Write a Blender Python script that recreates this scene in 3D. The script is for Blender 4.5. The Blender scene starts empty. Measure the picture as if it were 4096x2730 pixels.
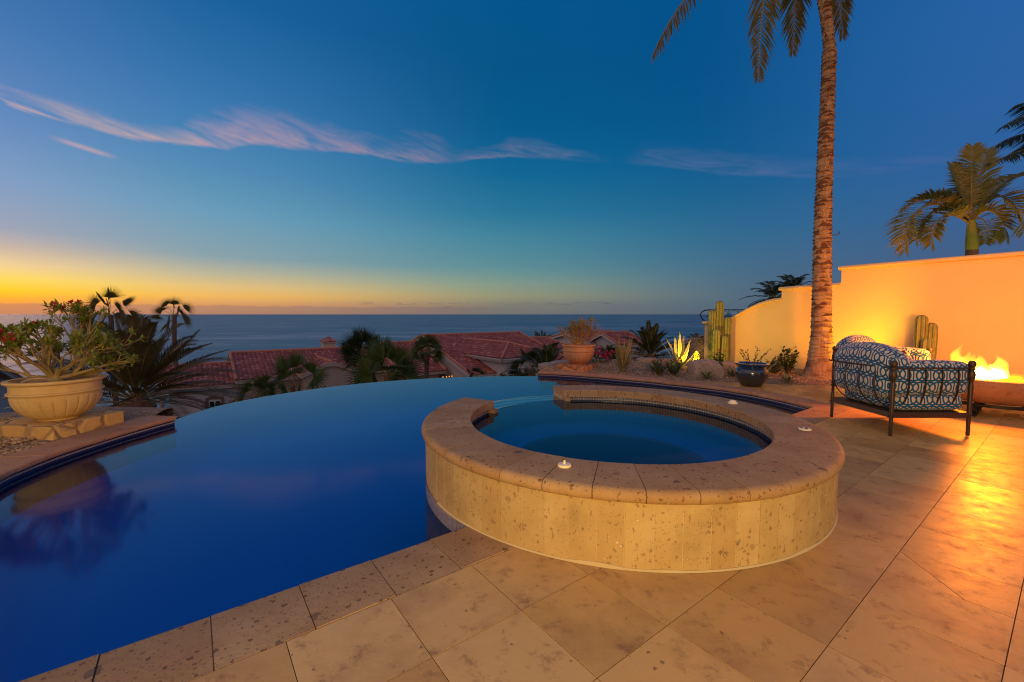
import bpy, math, random
from mathutils import Vector, Matrix, noise
random.seed(7)
D = bpy.data
SC = bpy.context.scene
COL = SC.collection
PI = math.pi

# ------------------------------------------------------------------ helpers
def C(r, g, b, a=1.0):
    f = lambda c: (c / 255 / 12.92) if c / 255 <= .04045 else ((c / 255 + .055) / 1.055) ** 2.4
    return (f(r), f(g), f(b), a)

CZ = 1.34; FX = 1705.0; PITCH = math.atan(107 / 1705.0)
def ray(nx, ny):
    X = (nx - 2048) / FX; Y = -(ny - 1365) / FX
    c, s = math.cos(PITCH), math.sin(PITCH)
    return Vector((X, c + Y * s, -s + Y * c))
def at(nx, ny, dep):
    d = ray(nx, ny); t = dep / d.y
    return Vector((d.x * t, dep, CZ + d.z * t))
U = Vector((.8, .6, 0)); V = Vector((-.6, .8, 0)); Z = Vector((0, 0, 1))
def uv(u, v, z=0.0):
    return U * u + V * v + Z * z

class MB:
    """collects faces and links them as one mesh object"""
    def __init__(s): s.v = []; s.f = []; s.m = []; s.uv = []; s.sm = []
    def vert(s, p): s.v.append((p[0], p[1], p[2])); return len(s.v) - 1
    def face(s, idx, mi=0, uvs=None, sm=False):
        s.f.append(tuple(idx)); s.m.append(mi); s.uv.append(uvs); s.sm.append(sm)
    def poly(s, pts, mi=0, uvs=None, sm=False):
        s.face([s.vert(p) for p in pts], mi, uvs, sm)
    def box(s, c, size, rot=0.0, mi=0, ax=None):
        cx, cy, cz = c; hx, hy, hz = size[0] / 2, size[1] / 2, size[2] / 2
        a, b = math.cos(rot), math.sin(rot)
        if ax is None: ax = (Vector((a, b, 0)), Vector((-b, a, 0)), Z)
        o = Vector(c); q = []
        for k in (-1, 1):
            for j in (-1, 1):
                for i in (-1, 1):
                    q.append(s.vert(o + ax[0] * (i * hx) + ax[1] * (j * hy) + ax[2] * (k * hz)))
        for f in ((0, 2, 3, 1), (4, 5, 7, 6), (0, 1, 5, 4), (2, 6, 7, 3), (0, 4, 6, 2), (1, 3, 7, 5)):
            s.face([q[i] for i in f], mi)
    def loft(s, rings, closed=True, mi=0, sm=True, cap=True, uvf=None):
        """rings: lists of points of one length"""
        n = len(rings[0]); ids = [[s.vert(p) for p in r] for r in rings]
        for i in range(len(rings) - 1):
            for j in range(n if closed else n - 1):
                k = (j + 1) % n
                u = None
                if uvf: u = [uvf(i, j), uvf(i, j + 1), uvf(i + 1, j + 1), uvf(i + 1, j)]
                s.face((ids[i][j], ids[i][k], ids[i + 1][k], ids[i + 1][j]), mi, u, sm)
        if cap and closed:
            s.face(list(reversed(ids[0])), mi); s.face(ids[-1], mi)
        return ids
    def tube(s, pts, rad, n=6, mi=0, cap=True, flat=1.0):
        pts = [Vector(p) for p in pts]
        if not isinstance(rad, (list, tuple)): rad = [rad] * len(pts)
        t = (pts[1] - pts[0]).normalized()
        a = Vector((0, 0, 1)) if abs(t.z) < .9 else Vector((1, 0, 0))
        a = (a - t * a.dot(t)).normalized(); rings = []
        for i, p in enumerate(pts):
            if i == 0: t = pts[1] - pts[0]
            elif i == len(pts) - 1: t = pts[-1] - pts[-2]
            else: t = pts[i + 1] - pts[i - 1]
            t.normalize(); a = a - t * a.dot(t)
            if a.length < 1e-5: a = Vector((t.y, t.z, t.x))
            a.normalize(); b = t.cross(a)
            rings.append([p + (a * math.cos(2 * PI * k / n) * flat + b * math.sin(2 * PI * k / n)) * rad[i] for k in range(n)])
        s.loft(rings, True, mi, True, cap)
    def lathe(s, prof, c=(0, 0, 0), n=32, mi=0, sm=True, ribs=None):
        """prof: list of (r, z)"""
        rings = []
        for (r, z) in prof:
            rg = []
            for k in range(n):
                a = 2 * PI * k / n
                rr = r * (ribs(a, z) if ribs else 1)
                rg.append((c[0] + rr * math.cos(a), c[1] + rr * math.sin(a), c[2] + z))
            rings.append(rg)
        s.loft(rings, True, mi, sm, True)
    def arc(s, cx, cy, prof, a0, a1, step=1.5, mi=0, caps=True, sm=True):
        """closed cross-section prof (r, z) swept from angle a0 to a1 in degrees"""
        n = max(1, int(math.ceil(abs(a1 - a0) / step))); rings = []
        for i in range(n + 1):
            a = math.radians(a0 + (a1 - a0) * i / n)
            rings.append([(cx + r * math.cos(a), cy + r * math.sin(a), z) for r, z in prof])
        ids = s.loft(rings, True, mi, sm, False)
        if caps: s.face(list(reversed(ids[0])), mi); s.face(ids[-1], mi)
    def build(s, name, mat=None, parent=None, sharp=35):
        me = D.meshes.new(name); me.from_pydata(s.v, [], s.f)
        mats = mat if isinstance(mat, (list, tuple)) else [mat]
        for m in mats:
            if m: me.materials.append(m)
        me.polygons.foreach_set('material_index', s.m)
        me.polygons.foreach_set('use_smooth', s.sm)
        if any(u for u in s.uv):
            l = me.uv_layers.new(name='UVMap'); buf = []
            for f, u in zip(s.f, s.uv):
                buf += [c for p in (u or [(0, 0)] * len(f)) for c in p]
            l.data.foreach_set('uv', buf)
        if any(s.sm): me.set_sharp_from_angle(angle=math.radians(sharp))
        me.validate(); me.update()
        o = D.objects.new(name, me); COL.objects.link(o)
        if parent: o.parent = parent
        return o

def tag(o, label=None, cat=None, group=None, kind=None):
    if label: o['label'] = label
    if cat: o['category'] = cat
    if group: o['group'] = group
    if kind: o['kind'] = kind
    return o
def thing(name, loc, label, cat, group=None):
    o = D.objects.new(name, None); COL.objects.link(o); o.location = loc; o.empty_display_size = .1
    return tag(o, label, cat, group)
class T:
    """a thing at a base point: parts are built in world coordinates and stored relative to the base"""
    def __init__(s, name, loc, label, cat, group=None):
        s.o = thing(name, loc, label, cat, group); s.b = Vector(loc)
    def part(s, name, mb, mat, sharp=35, label=None, parent=None):
        off = s.b
        mb.v = [(x - off.x, y - off.y, z - off.z) for x, y, z in mb.v]
        o = mb.build(name, mat, parent or s.o, sharp)
        if label: o['label'] = label
        return o
def struct(name, mb, mat, **k):
    return tag(mb.build(name, mat, None, k.get('sharp', 35)), k.get('label'), k.get('cat'), None, k.get('kind', 'structure'))

def bez(p, n):
    out = []
    for i in range(n + 1):
        t = i / n; q = [Vector(x) for x in p]
        while len(q) > 1: q = [q[j].lerp(q[j + 1], t) for j in range(len(q) - 1)]
        out.append(q[0])
    return out
def crom(p, k=6):
    """Catmull-Rom through 2-D points"""
    out = []
    for i in range(len(p) - 1):
        a, b, c, d = p[max(0, i - 1)], p[i], p[i + 1], p[min(len(p) - 1, i + 2)]
        for j in range(k):
            t = j / k
            out.append(tuple(.5 * (2 * b[m] + (c[m] - a[m]) * t + (2 * a[m] - 5 * b[m] + 4 * c[m] - d[m]) * t * t + (3 * b[m] - a[m] - 3 * c[m] + d[m]) * t ** 3) for m in (0, 1)))
    out.append(tuple(p[-1])); return out

# ------------------------------------------------------------------ materials
def nd(nt, typ, ins=None, **props):
    n = nt.nodes.new(typ)
    for k, v in props.items(): setattr(n, k, v)
    for k, v in (ins or {}).items():
        s = n.inputs[k]
        if isinstance(v, bpy.types.NodeSocket): nt.links.new(v, s)
        else: s.default_value = v
    return n
def mth(nt, op, *a, clamp=False):
    n = nt.nodes.new('ShaderNodeMath'); n.operation = op; n.use_clamp = clamp
    for i, v in enumerate(a):
        if isinstance(v, bpy.types.NodeSocket): nt.links.new(v, n.inputs[i])
        else: n.inputs[i].default_value = v
    return n.outputs[0]
def mix(nt, fac, a, b, mode='MIX'):
    n = nt.nodes.new('ShaderNodeMix'); n.data_type = 'RGBA'; n.blend_type = mode
    for i, v in ((0, fac), (6, a), (7, b)):
        if isinstance(v, bpy.types.NodeSocket): nt.links.new(v, n.inputs[i])
        else: n.inputs[i].default_value = v
    return n.outputs[2]
def ramp(nt, fac, stops, interp='LINEAR'):
    n = nt.nodes.new('ShaderNodeValToRGB'); cr = n.color_ramp; cr.interpolation = interp
    while len(cr.elements) < len(stops): cr.elements.new(1)
    for e, (p, c) in zip(cr.elements, stops):
        e.position = p; e.color = c if len(c) == 4 else (*c, 1)
    nt.links.new(fac, n.inputs[0]); return n.outputs[0]
def mr(nt, v, a, b, c=0.0, d=1.0, smooth=False):
    n = nt.nodes.new('ShaderNodeMapRange')
    if smooth: n.interpolation_type = 'SMOOTHSTEP'
    nt.links.new(v, n.inputs[0])
    for i, x in enumerate((a, b, c, d)): n.inputs[i + 1].default_value = x
    return n.outputs[0]
def newmat(name, rough=.6, base=(.5, .5, .5, 1), spec=.5, metal=0):
    m = D.materials.new(name); m.use_nodes = True; nt = m.node_tree
    b = nt.nodes['Principled BSDF']
    b.inputs['Base Color'].default_value = base; b.inputs['Roughness'].default_value = rough
    b.inputs['Specular IOR Level'].default_value = spec; b.inputs['Metallic'].default_value = metal
    return m, nt, b
def bump(nt, b, h, strength=.3, dist=.01):
    n = nd(nt, 'ShaderNodeBump', {'Strength': strength, 'Distance': dist, 'Height': h})
    nt.links.new(n.outputs[0], b.inputs['Normal'])
def objc(nt, scale=None):
    o = nd(nt, 'ShaderNodeTexCoord').outputs['Object']
    if scale: o = nd(nt, 'ShaderNodeVectorMath', {0: o, 1: scale}, operation='MULTIPLY').outputs[0]
    return o
def wpos(nt, scale=None):
    o = nd(nt, 'ShaderNodeNewGeometry').outputs['Position']
    if scale: o = nd(nt, 'ShaderNodeVectorMath', {0: o, 1: scale}, operation='MULTIPLY').outputs[0]
    return o
def nz(nt, vec, scale, detail=3, rough=.55, dist=0.0, out=0):
    return nd(nt, 'ShaderNodeTexNoise', {'Vector': vec, 'Scale': scale, 'Detail': detail, 'Roughness': rough, 'Distortion': dist}).outputs[out]
def specks(nt, vec, scale, thr, rmax, warp=.6):
    """sparse irregular stone chips: voronoi cells whose random value passes thr"""
    w = nz(nt, vec, scale * 1.3, 2, .6, 0, 1)
    w = nd(nt, 'ShaderNodeVectorMath', {0: w, 'Scale': warp / scale}, operation='SCALE').outputs[0]
    p = nd(nt, 'ShaderNodeVectorMath', {0: vec, 1: w}, operation='ADD').outputs[0]
    v = nd(nt, 'ShaderNodeTexVoronoi', {'Vector': p, 'Scale': scale, 'Randomness': 1.0}, distance='MANHATTAN')
    s = nd(nt, 'ShaderNodeSeparateColor', {0: v.outputs['Color']})
    r = mth(nt, 'MULTIPLY', mth(nt, 'ADD', mth(nt, 'MULTIPLY', s.outputs[1], .75), .25), rmax * 1.3)
    ok = mth(nt, 'GREATER_THAN', s.outputs[0], thr)
    m = mth(nt, 'LESS_THAN', v.outputs['Distance'], r)
    return mth(nt, 'MULTIPLY', ok, m), s.outputs[2]
def isl(nt): return nd(nt, 'ShaderNodeNewGeometry').outputs['Random Per Island']

def cantera(name, c1, c2, stretch=(1, 1, 1), rough=.75, chip=1.0, white=0.0):
    m, nt, b = newmat(name, rough, spec=.3); p = wpos(nt, stretch); r = isl(nt)
    col = mix(nt, mr(nt, nz(nt, p, 5, 4), .3, .7), c1, c2)
    col = mix(nt, mth(nt, 'MULTIPLY', r, .5), col, (c2[0] * .8, c2[1] * .72, c2[2] * .62, 1))
    dk = tuple(x * .3 for x in c2[:3]) + (1,)
    blot = mr(nt, nz(nt, p, 2.3, 5, .65), .56, .75)
    col = mix(nt, mth(nt, 'MULTIPLY', blot, .5), col, tuple(x * .42 for x in c2[:3]) + (1,))
    s1, h1 = specks(nt, p, 30, .62, .40)
    s2, h2 = specks(nt, p, 13, .80, .36, .6)
    s3, h3 = specks(nt, p, 80, .60, .40)
    q = nd(nt, 'ShaderNodeVectorMath', {0: p, 1: (1.0, 1.0, .32)}, operation='MULTIPLY').outputs[0]
    s4, h4 = specks(nt, q, 42, .70, .36)
    col = mix(nt, mth(nt, 'MULTIPLY', s4, .65 * chip), col, (.17, .095, .05, 1))
    col = mix(nt, mth(nt, 'MULTIPLY', s3, .6 * chip), col, dk)
    col = mix(nt, mth(nt, 'MULTIPLY', s1, .75 * chip), col, mix(nt, h1, dk, (.20, .10, .05, 1)))
    col = mix(nt, mth(nt, 'MULTIPLY', s2, .6 * chip), col, mix(nt, h2, (.06, .05, .045, 1), (.22, .12, .06, 1)))
    if white:
        s5, h5 = specks(nt, p, 50, 1 - white, .33); col = mix(nt, mth(nt, 'MULTIPLY', s5, .8), col, (.7, .62, .45, 1))
    nt.links.new(col, b.inputs['Base Color'])
    h = mth(nt, 'SUBTRACT', nz(nt, p, 30, 4), mth(nt, 'MULTIPLY', mth(nt, 'ADD', s1, s3), .8))
    bump(nt, b, h, .5, .004); return m
M0 = None
STONE_A = (.42, .30, .205, 1); STONE_B = (.34, .225, .14, 1)
M = {}
M['spa_panel'] = cantera('spa_panel_stone', (.50, .38, .185, 1), (.40, .285, .125, 1), chip=.72, white=.03)
M['coping'] = cantera('coping_stone', (.44, .30, .155, 1), (.34, .21, .10, 1), chip=1.1)
M['ring_coping'] = cantera('pool_coping_stone', (.50, .29, .165, 1), (.40, .215, .115, 1), chip=.6)
M['grout'] = newmat('grout', .9, (.13, .085, .05, 1))[0]
M['grout_light'] = newmat('light_grout', .9, (.46, .37, .20, 1))[0]

def travertine():
    m, nt, b = newmat('deck_travertine', .4, spec=.38); r = isl(nt)
    off = nd(nt, 'ShaderNodeCombineXYZ', {0: mth(nt, 'MULTIPLY', r, 37.0), 1: mth(nt, 'MULTIPLY', r, 91.0)}).outputs[0]
    p = nd(nt, 'ShaderNodeVectorMath', {0: wpos(nt), 1: off}, operation='ADD').outputs[0]
    base = ramp(nt, r, [(0, (.44, .265, .085)), (.3, (.60, .39, .135)), (.55, (.50, .30, .095)), (.8, (.63, .43, .17)), (1, (.43, .235, .07))])
    big = nz(nt, p, 2.0, 7, .66, .15)
    col = mix(nt, mth(nt, 'MULTIPLY', mr(nt, big, .46, .72), .55), base, (.22, .115, .05, 1))
    fine = nz(nt, p, 8, 8, .74, .15)
    col = mix(nt, mth(nt, 'MULTIPLY', mr(nt, fine, .54, .66), .6), col, (.17, .092, .045, 1))
    pale = nz(nt, nd(nt, 'ShaderNodeVectorMath', {0: p, 1: (5.3, 2.1, 0)}, operation='ADD').outputs[0], 7, 8, .76, .3)
    col = mix(nt, mth(nt, 'MULTIPLY', mr(nt, pale, .60, .72), .40), col, (.55, .42, .29, 1))
    s, h = specks(nt, p, 26, .93, .28); col = mix(nt, mth(nt, 'MULTIPLY', s, .6), col, (.08, .05, .03, 1))
    nt.links.new(col, b.inputs['Base Color'])
    ro = mth(nt, 'ADD', mr(nt, fine, .3, .7, .28, .50), mth(nt, 'MULTIPLY', r, .08)); nt.links.new(ro, b.inputs['Roughness'])
    h = mth(nt, 'ADD', nz(nt, p, 14, 5, .6), mth(nt, 'MULTIPLY', nz(nt, p, 60, 2), .25))
    bump(nt, b, h, .35, .004); return m
M['travertine'] = travertine()

def gravel(name, ca, cb, cc):
    m, nt, b = newmat(name, .85, spec=.2); r = isl(nt)
    col = ramp(nt, r, [(0, ca), (.4, cb), (.75, cc), (1, tuple(x * .45 for x in ca[:3]))])
    n = nz(nt, wpos(nt), 60, 3); col = mix(nt, mr(nt, n, .3, .7, 0, .5), col, (.12, .08, .05, 1))
    nt.links.new(col, b.inputs['Base Color']); return m
M['gravel'] = gravel('gravel_pebble', (.40, .30, .20, 1), (.30, .22, .15, 1), (.47, .38, .27, 1))
M['gravel_gold'] = gravel('golden_gravel', (.48, .33, .16, 1), (.40, .26, .12, 1), (.55, .42, .24, 1))
def soil():
    m, nt, b = newmat('bed_soil', .95, spec=.1); p = wpos(nt)
    v = nd(nt, 'ShaderNodeTexVoronoi', {'Vector': p, 'Scale': 38.0})
    col = mix(nt, nd(nt, 'ShaderNodeSeparateColor', {0: v.outputs['Color']}).outputs[0], (.15, .10, .06, 1), (.36, .27, .18, 1))
    nt.links.new(col, b.inputs['Base Color']); bump(nt, b, v.outputs['Distance'], .8, .01); return m
M['soil'] = soil()
def hill():
    m, nt, b = newmat('hillside_scrub', .95, spec=.1); p = wpos(nt)
    col = mix(nt, mr(nt, nz(nt, p, .6, 6, .7), .4, .6), (.025, .04, .015, 1), (.12, .085, .05, 1))
    nt.links.new(col, b.inputs['Base Color']); bump(nt, b, nz(nt, p, 2, 5), 1, .3); return m
M['hill'] = hill()

def stucco(name, c, rough=.85, bs=.25):
    m, nt, b = newmat(name, rough, spec=.2); p = wpos(nt)
    col = mix(nt, mth(nt, 'MULTIPLY', mr(nt, nz(nt, p, 1.3, 7, .66), .35, .7), .26), c, tuple(x * .75 for x in c[:3]) + (1,))
    nt.links.new(col, b.inputs['Base Color']); bump(nt, b, mth(nt, 'ADD', nz(nt, p, 40, 5), mth(nt, 'MULTIPLY', nz(nt, p, 5, 4, .6), 2.2)), bs, .010); return m
M['stucco'] = stucco('garden_wall_stucco', (.76, .58, .26, 1))
M['house_wall'] = stucco('house_stucco', (.40, .32, .26, 1))
M['house_trim'] = stucco('house_trim_plaster', (.46, .38, .31, 1), .7, .1)
M['house_white'] = stucco('house_white_plaster', (.48, .45, .43, 1), .7, .1)
def rooftile():
    m, nt, b = newmat('roof_tile', .7, spec=.3); r = isl(nt)
    col = ramp(nt, r, [(0, (.20, .055, .04)), (.25, (.38, .12, .09)), (.5, (.28, .085, .065)), (.7, (.47, .18, .14)), (.9, (.20, .055, .042)), (1, (.54, .25, .19))])
    n = nz(nt, wpos(nt), 5, 4); col = mix(nt, mr(nt, n, .4, .7, 0, .5), col, (.16, .06, .05, 1))
    nt.links.new(col, b.inputs['Base Color']); return m
M['tile'] = rooftile()
M['ridge'] = newmat('ridge_tile', .7, (.50, .20, .12, 1))[0]

def mosaic(name, tile, tile2, mortar, size=.024):
    m, nt, b = newmat(name, .3, spec=.4)
    u = nd(nt, 'ShaderNodeTexCoord').outputs['UV']
    br = nd(nt, 'ShaderNodeTexBrick', {'Vector': u, 'Color1': tile, 'Color2': tile2, 'Mortar': mortar, 'Scale': 1.0, 'Mortar Size': size * .07, 'Mortar Smooth': .1,
        'Brick Width': size, 'Row Height': size}, offset=0.0, squash=1.0)
    nt.links.new(br.outputs['Color'], b.inputs['Base Color'])
    nt.links.new(mr(nt, br.outputs['Fac'], 0, 1, .25, .8), b.inputs['Roughness'])
    bump(nt, b, mth(nt, 'SUBTRACT', 1.0, br.outputs['Fac']), .5, .002); return m
M['mosaic_spa'] = mosaic('spa_mosaic', (.11, .115, .14, 1), (.19, .19, .21, 1), (.62, .52, .36, 1), .03)
M['mosaic_pool'] = mosaic('pool_mosaic', (.006, .012, .07, 1), (.012, .02, .10, 1), (.03, .03, .08, 1), .025)
M['listel'] = mosaic('listel_mosaic', (.16, .14, .15, 1), (.24, .21, .2, 1), (.42, .36, .3, 1), .016)
def plaster():
    m, nt, b = newmat('blue_pool_plaster', .6, spec=.2); p = wpos(nt)
    col = mix(nt, nz(nt, p, 2.5, 3), (.003, .25, .80, 1), (.004, .29, .86, 1))
    nt.links.new(col, b.inputs['Base Color']); return m
M['plaster'] = plaster()
M['spa_plaster'] = newmat('spa_plaster', .6, (.003, .13, .46, 1), .2)[0]
M['weir_stone'] = newmat('weir_lining', .5, (.035, .05, .08, 1))[0]
M['plaster_dark'] = newmat('dark_plaster', .6, (.002, .018, .12, 1))[0]

def water(name, rough, tint, refl=(.74, .90, 1.0, 1), bscale=1.0, bstr=0.0):
    m = D.materials.new(name); m.use_nodes = True; nt = m.node_tree; nt.nodes.clear()
    tr = nd(nt, 'ShaderNodeBsdfTransparent', {'Color': tint})
    gl = nd(nt, 'ShaderNodeBsdfGlossy', {'Color': refl, 'Roughness': rough})
    fr = nd(nt, 'ShaderNodeFresnel', {'IOR': 1.38})
    mx = nd(nt, 'ShaderNodeMixShader', {0: fr.outputs[0], 1: tr.outputs[0], 2: gl.outputs[0]})
    if bstr:
        h = nz(nt, wpos(nt, (1, 1, 1)), bscale, 3)
        bp = nd(nt, 'ShaderNodeBump', {'Strength': bstr, 'Distance': .02, 'Height': h})
        nt.links.new(bp.outputs[0], gl.inputs['Normal'])
    o = nd(nt, 'ShaderNodeOutputMaterial', {0: mx.outputs[0]}); return m
M['pool_water'] = water('pool_water', .085, (.70, .88, .97, 1))
M['spa_water'] = water('spa_water', .03, (.70, .88, .97, 1))
M['weir_water'] = water('weir_water', .10, (.45, .55, .65, 1), (.50, .50, .58, 1), 14, .12)
def sea():
    m, nt, b = newmat('sea_water', .42, (.010, .040, .060, 1), .35)
    p = wpos(nt, (.004, .022, .01)); n = nz(nt, p, 1.0, 5, .55, .3)
    p2 = wpos(nt, (.02, .11, .01)); n2 = nz(nt, p2, 1.0, 4, .6, .5)
    streak = mth(nt, 'MULTIPLY', mr(nt, n, .46, .62), mr(nt, n2, .38, .66))
    nt.links.new(mix(nt, streak, (.06, .18, .23, 1), (.42, .54, .55, 1)), b.inputs['Base Color'])
    nt.links.new(mr(nt, n, .3, .7, .46, .56), b.inputs['Roughness'])
    bump(nt, b, nz(nt, wpos(nt, (.05, .16, .1)), 1, 4), .25, 1.0); return m
M['sea'] = sea()

def leafmat(name, a, b_, rough=.5, trans=.35, edge=None, world=6.0):
    m, nt, b = newmat(name, rough, spec=.35)
    n = nz(nt, wpos(nt), world, 3); r = isl(nt)
    col = mix(nt, mr(nt, n, .35, .65), a, b_)
    col = mix(nt, mth(nt, 'MULTIPLY', r, .45), col, tuple(x * .5 for x in a[:3]) + (1,))
    if edge:
        x = nd(nt, 'ShaderNodeSeparateXYZ', {0: nd(nt, 'ShaderNodeTexCoord').outputs['UV']}).outputs[0]
        e = mth(nt, 'GREATER_THAN', mth(nt, 'ABSOLUTE', mth(nt, 'SUBTRACT', x, .5)), .36)
        col = mix(nt, e, col, edge)
    nt.links.new(col, b.inputs['Base Color'])
    if trans:
        out = nt.nodes['Material Output']
        tl = nd(nt, 'ShaderNodeBsdfTranslucent', {'Color': col})
        mx = nd(nt, 'ShaderNodeMixShader', {0: trans, 1: b.outputs[0], 2: tl.outputs[0]}); nt.links.new(mx.outputs[0], out.inputs[0])
    return m
M['palm_leaf'] = leafmat('palm_leaf', (.12, .13, .03, 1), (.20, .17, .045, 1), .5, .5)
M['fan_leaf'] = leafmat('fan_palm_leaf', (.06, .12, .03, 1), (.13, .18, .04, 1), .4)
M['date_leaf'] = leafmat('date_palm_leaf', (.075, .075, .025, 1), (.13, .10, .035, 1))
M['dark_frond'] = leafmat('dark_frond', (.025, .05, .018, 1), (.05, .075, .022, 1))
M['royal_leaf'] = leafmat('bright_palm_leaf', (.20, .23, .05, 1), (.28, .27, .06, 1), .4)
M['bush_leaf'] = leafmat('bush_leaf', (.05, .10, .02, 1), (.10, .15, .03, 1), .4, .25)
M['rose_leaf'] = leafmat('desert_rose_leaf', (.16, .25, .035, 1), (.34, .38, .06, 1), .4, .3)
M['yellow_leaf'] = leafmat('yellowed_leaf', (.55, .36, .04, 1), (.60, .28, .04, 1), .5, .3)
M['agave'] = leafmat('agave_leaf', (.30, .34, .16, 1), (.40, .42, .20, 1), .45, .1, (.70, .64, .28, 1))
M['sword'] = leafmat('sword_leaf', (.13, .14, .05, 1), (.22, .20, .07, 1), .45, .1, (.42, .31, .12, 1))
M['aloe'] = leafmat('aloe_leaf', (.09, .13, .05, 1), (.14, .17, .06, 1), .45, .1, (.35, .34, .14, 1))
M['succulent'] = leafmat('succulent_leaf', (.34, .46, .12, 1), (.48, .52, .14, 1), .4, .1)
M['petal'] = leafmat('red_petal', (.62, .02, .05, 1), (.75, .05, .10, 1), .5, .3)
M['petal_pink'] = leafmat('pink_petal', (.60, .02, .12, 1), (.72, .05, .20, 1), .5, .3)
M['petal_salmon'] = leafmat('salmon_petal', (.75, .25, .12, 1), (.80, .35, .20, 1), .5, .3)
def bark(name, a, b_, sc=(1, 1, 1)):
    m, nt, b = newmat(name, .85, spec=.2); p = wpos(nt, sc)
    col = mix(nt, mr(nt, nz(nt, p, 9, 5, .65), .35, .65), a, b_); nt.links.new(col, b.inputs['Base Color'])
    bump(nt, b, nz(nt, p, 22, 4), .6, .01); return m
M['rose_stem'] = bark('desert_rose_bark', (.26, .20, .07, 1), (.36, .27, .12, 1))
M['dry_stem'] = bark('dry_branch', (.25, .15, .06, 1), (.36, .22, .09, 1))
M['stem'] = bark('green_stem', (.10, .10, .04, 1), (.16, .12, .06, 1))
M['palm_bark'] = bark('palm_bark', (.12, .07, .045, 1), (.20, .12, .08, 1))
M['petiole'] = bark('palm_petiole', (.16, .15, .05, 1), (.24, .20, .08, 1))
M['shaft'] = bark('palm_crownshaft', (.20, .26, .05, 1), (.26, .30, .06, 1))
def coco():
    m, nt, b = newmat('coconut_trunk', .85, spec=.2); p = wpos(nt)
    v = nz(nt, wpos(nt, (14, 14, 1.2)), 2.2, 5, .6)
    col = mix(nt, mr(nt, v, .35, .7), (.42, .31, .18, 1), (.26, .18, .095, 1))
    patch = nz(nt, wpos(nt, (2.2, 2.2, 6)), 1.4, 4, .6)
    col = mix(nt, mr(nt, patch, .50, .66, 0, .8), col, (.12, .06, .035, 1))
    s = nd(nt, 'ShaderNodeAttribute', attribute_name='scar').outputs['Fac']
    s = mth(nt, 'ADD', s, mth(nt, 'MULTIPLY', mth(nt, 'SUBTRACT', nz(nt, wpos(nt, (1, 1, 2)), 22, 4), .5), .7))
    col = mix(nt, mr(nt, s, .42, .62, 0, .88, True), col, (.095, .042, .02, 1))
    nt.links.new(col, b.inputs['Base Color']); bump(nt, b, v, .7, .012); return m
M['coco'] = coco()
M['coco_scar'] = bark('trunk_scar', (.075, .032, .018, 1), (.14, .065, .036, 1), (1, 1, 3))
def cactus():
    m, nt, b = newmat('cactus_skin', .5, spec=.3)
    x = nd(nt, 'ShaderNodeSeparateXYZ', {0: nd(nt, 'ShaderNodeTexCoord').outputs['UV']}).outputs[0]
    fr = mth(nt, 'ABSOLUTE', mth(nt, 'SUBTRACT', mth(nt, 'FRACT', x), .5))
    n = nz(nt, wpos(nt), 8, 4)
    col = mix(nt, mr(nt, n, .35, .7), (.17, .22, .05, 1), (.24, .27, .07, 1))
    col = mix(nt, mr(nt, fr, .40, .5), col, (.035, .05, .015, 1))
    rid = mr(nt, fr, .0, .07, 1, 0); dots = mr(nt, nz(nt, wpos(nt, (1, 1, 1)), 46, 1), .45, .6)
    col = mix(nt, mth(nt, 'MULTIPLY', rid, mth(nt, 'ADD', .4, mth(nt, 'MULTIPLY', dots, .6))), col, (.50, .42, .20, 1))
    nt.links.new(col, b.inputs['Base Color']); return m
M['cactus'] = cactus()
def rock(name, a, b_):
    m, nt, b = newmat(name, .9, spec=.2); p = wpos(nt)
    col = mix(nt, mr(nt, nz(nt, p, 6, 6, .7), .35, .65), a, b_)
    col = mix(nt, mr(nt, nz(nt, wpos(nt, (3, 3, 8)), 5, 5, .7), .58, .66), col, (.07, .05, .04, 1))
    nt.links.new(col, b.inputs['Base Color']); bump(nt, b, nz(nt, p, 14, 6, .7), .9, .03); return m
M['rock'] = rock('boulder_stone', (.34, .26, .20, 1), (.46, .36, .28, 1))
M['edge_rock'] = rock('edging_stone', (.30, .25, .20, 1), (.38, .31, .25, 1))
def rubble(name, a, b_, mort, sc=6.5):
    m, nt, b = newmat(name, .85, spec=.2); p = wpos(nt)
    w = nd(nt, 'ShaderNodeVectorMath', {0: nz(nt, p, 5, 2, .5, 0, 1), 'Scale': .10}, operation='SCALE').outputs[0]
    q = nd(nt, 'ShaderNodeVectorMath', {0: p, 1: w}, operation='ADD').outputs[0]
    e = nd(nt, 'ShaderNodeTexVoronoi', {'Vector': q, 'Scale': sc}, feature='DISTANCE_TO_EDGE').outputs[0]
    c = nd(nt, 'ShaderNodeTexVoronoi', {'Vector': q, 'Scale': sc})
    h = nd(nt, 'ShaderNodeSeparateColor', {0: c.outputs['Color']}).outputs[0]
    col = mix(nt, h, a, b_); col = mix(nt, mr(nt, nz(nt, p, 18, 4), .4, .7, 0, .5), col, tuple(x * .6 for x in a[:3]) + (1,))
    col = mix(nt, mr(nt, e, 0.03, .06, 1, 0), col, mort)
    nt.links.new(col, b.inputs['Base Color']); bump(nt, b, mr(nt, e, 0, .12), .8, .02); return m
M['pedestal_gold'] = rubble('yellow_flagstone', (.62, .42, .15, 1), (.50, .30, .10, 1), (.34, .22, .11, 1), 3.6)
M['pedestal_red'] = rubble('red_flagstone', (.52, .22, .10, 1), (.60, .28, .13, 1), (.30, .14, .08, 1), 4)
M['rubble_wall'] = rubble('rubble_wall', (.36, .27, .17, 1), (.44, .33, .22, 1), (.17, .12, .08, 1), 7)
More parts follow.
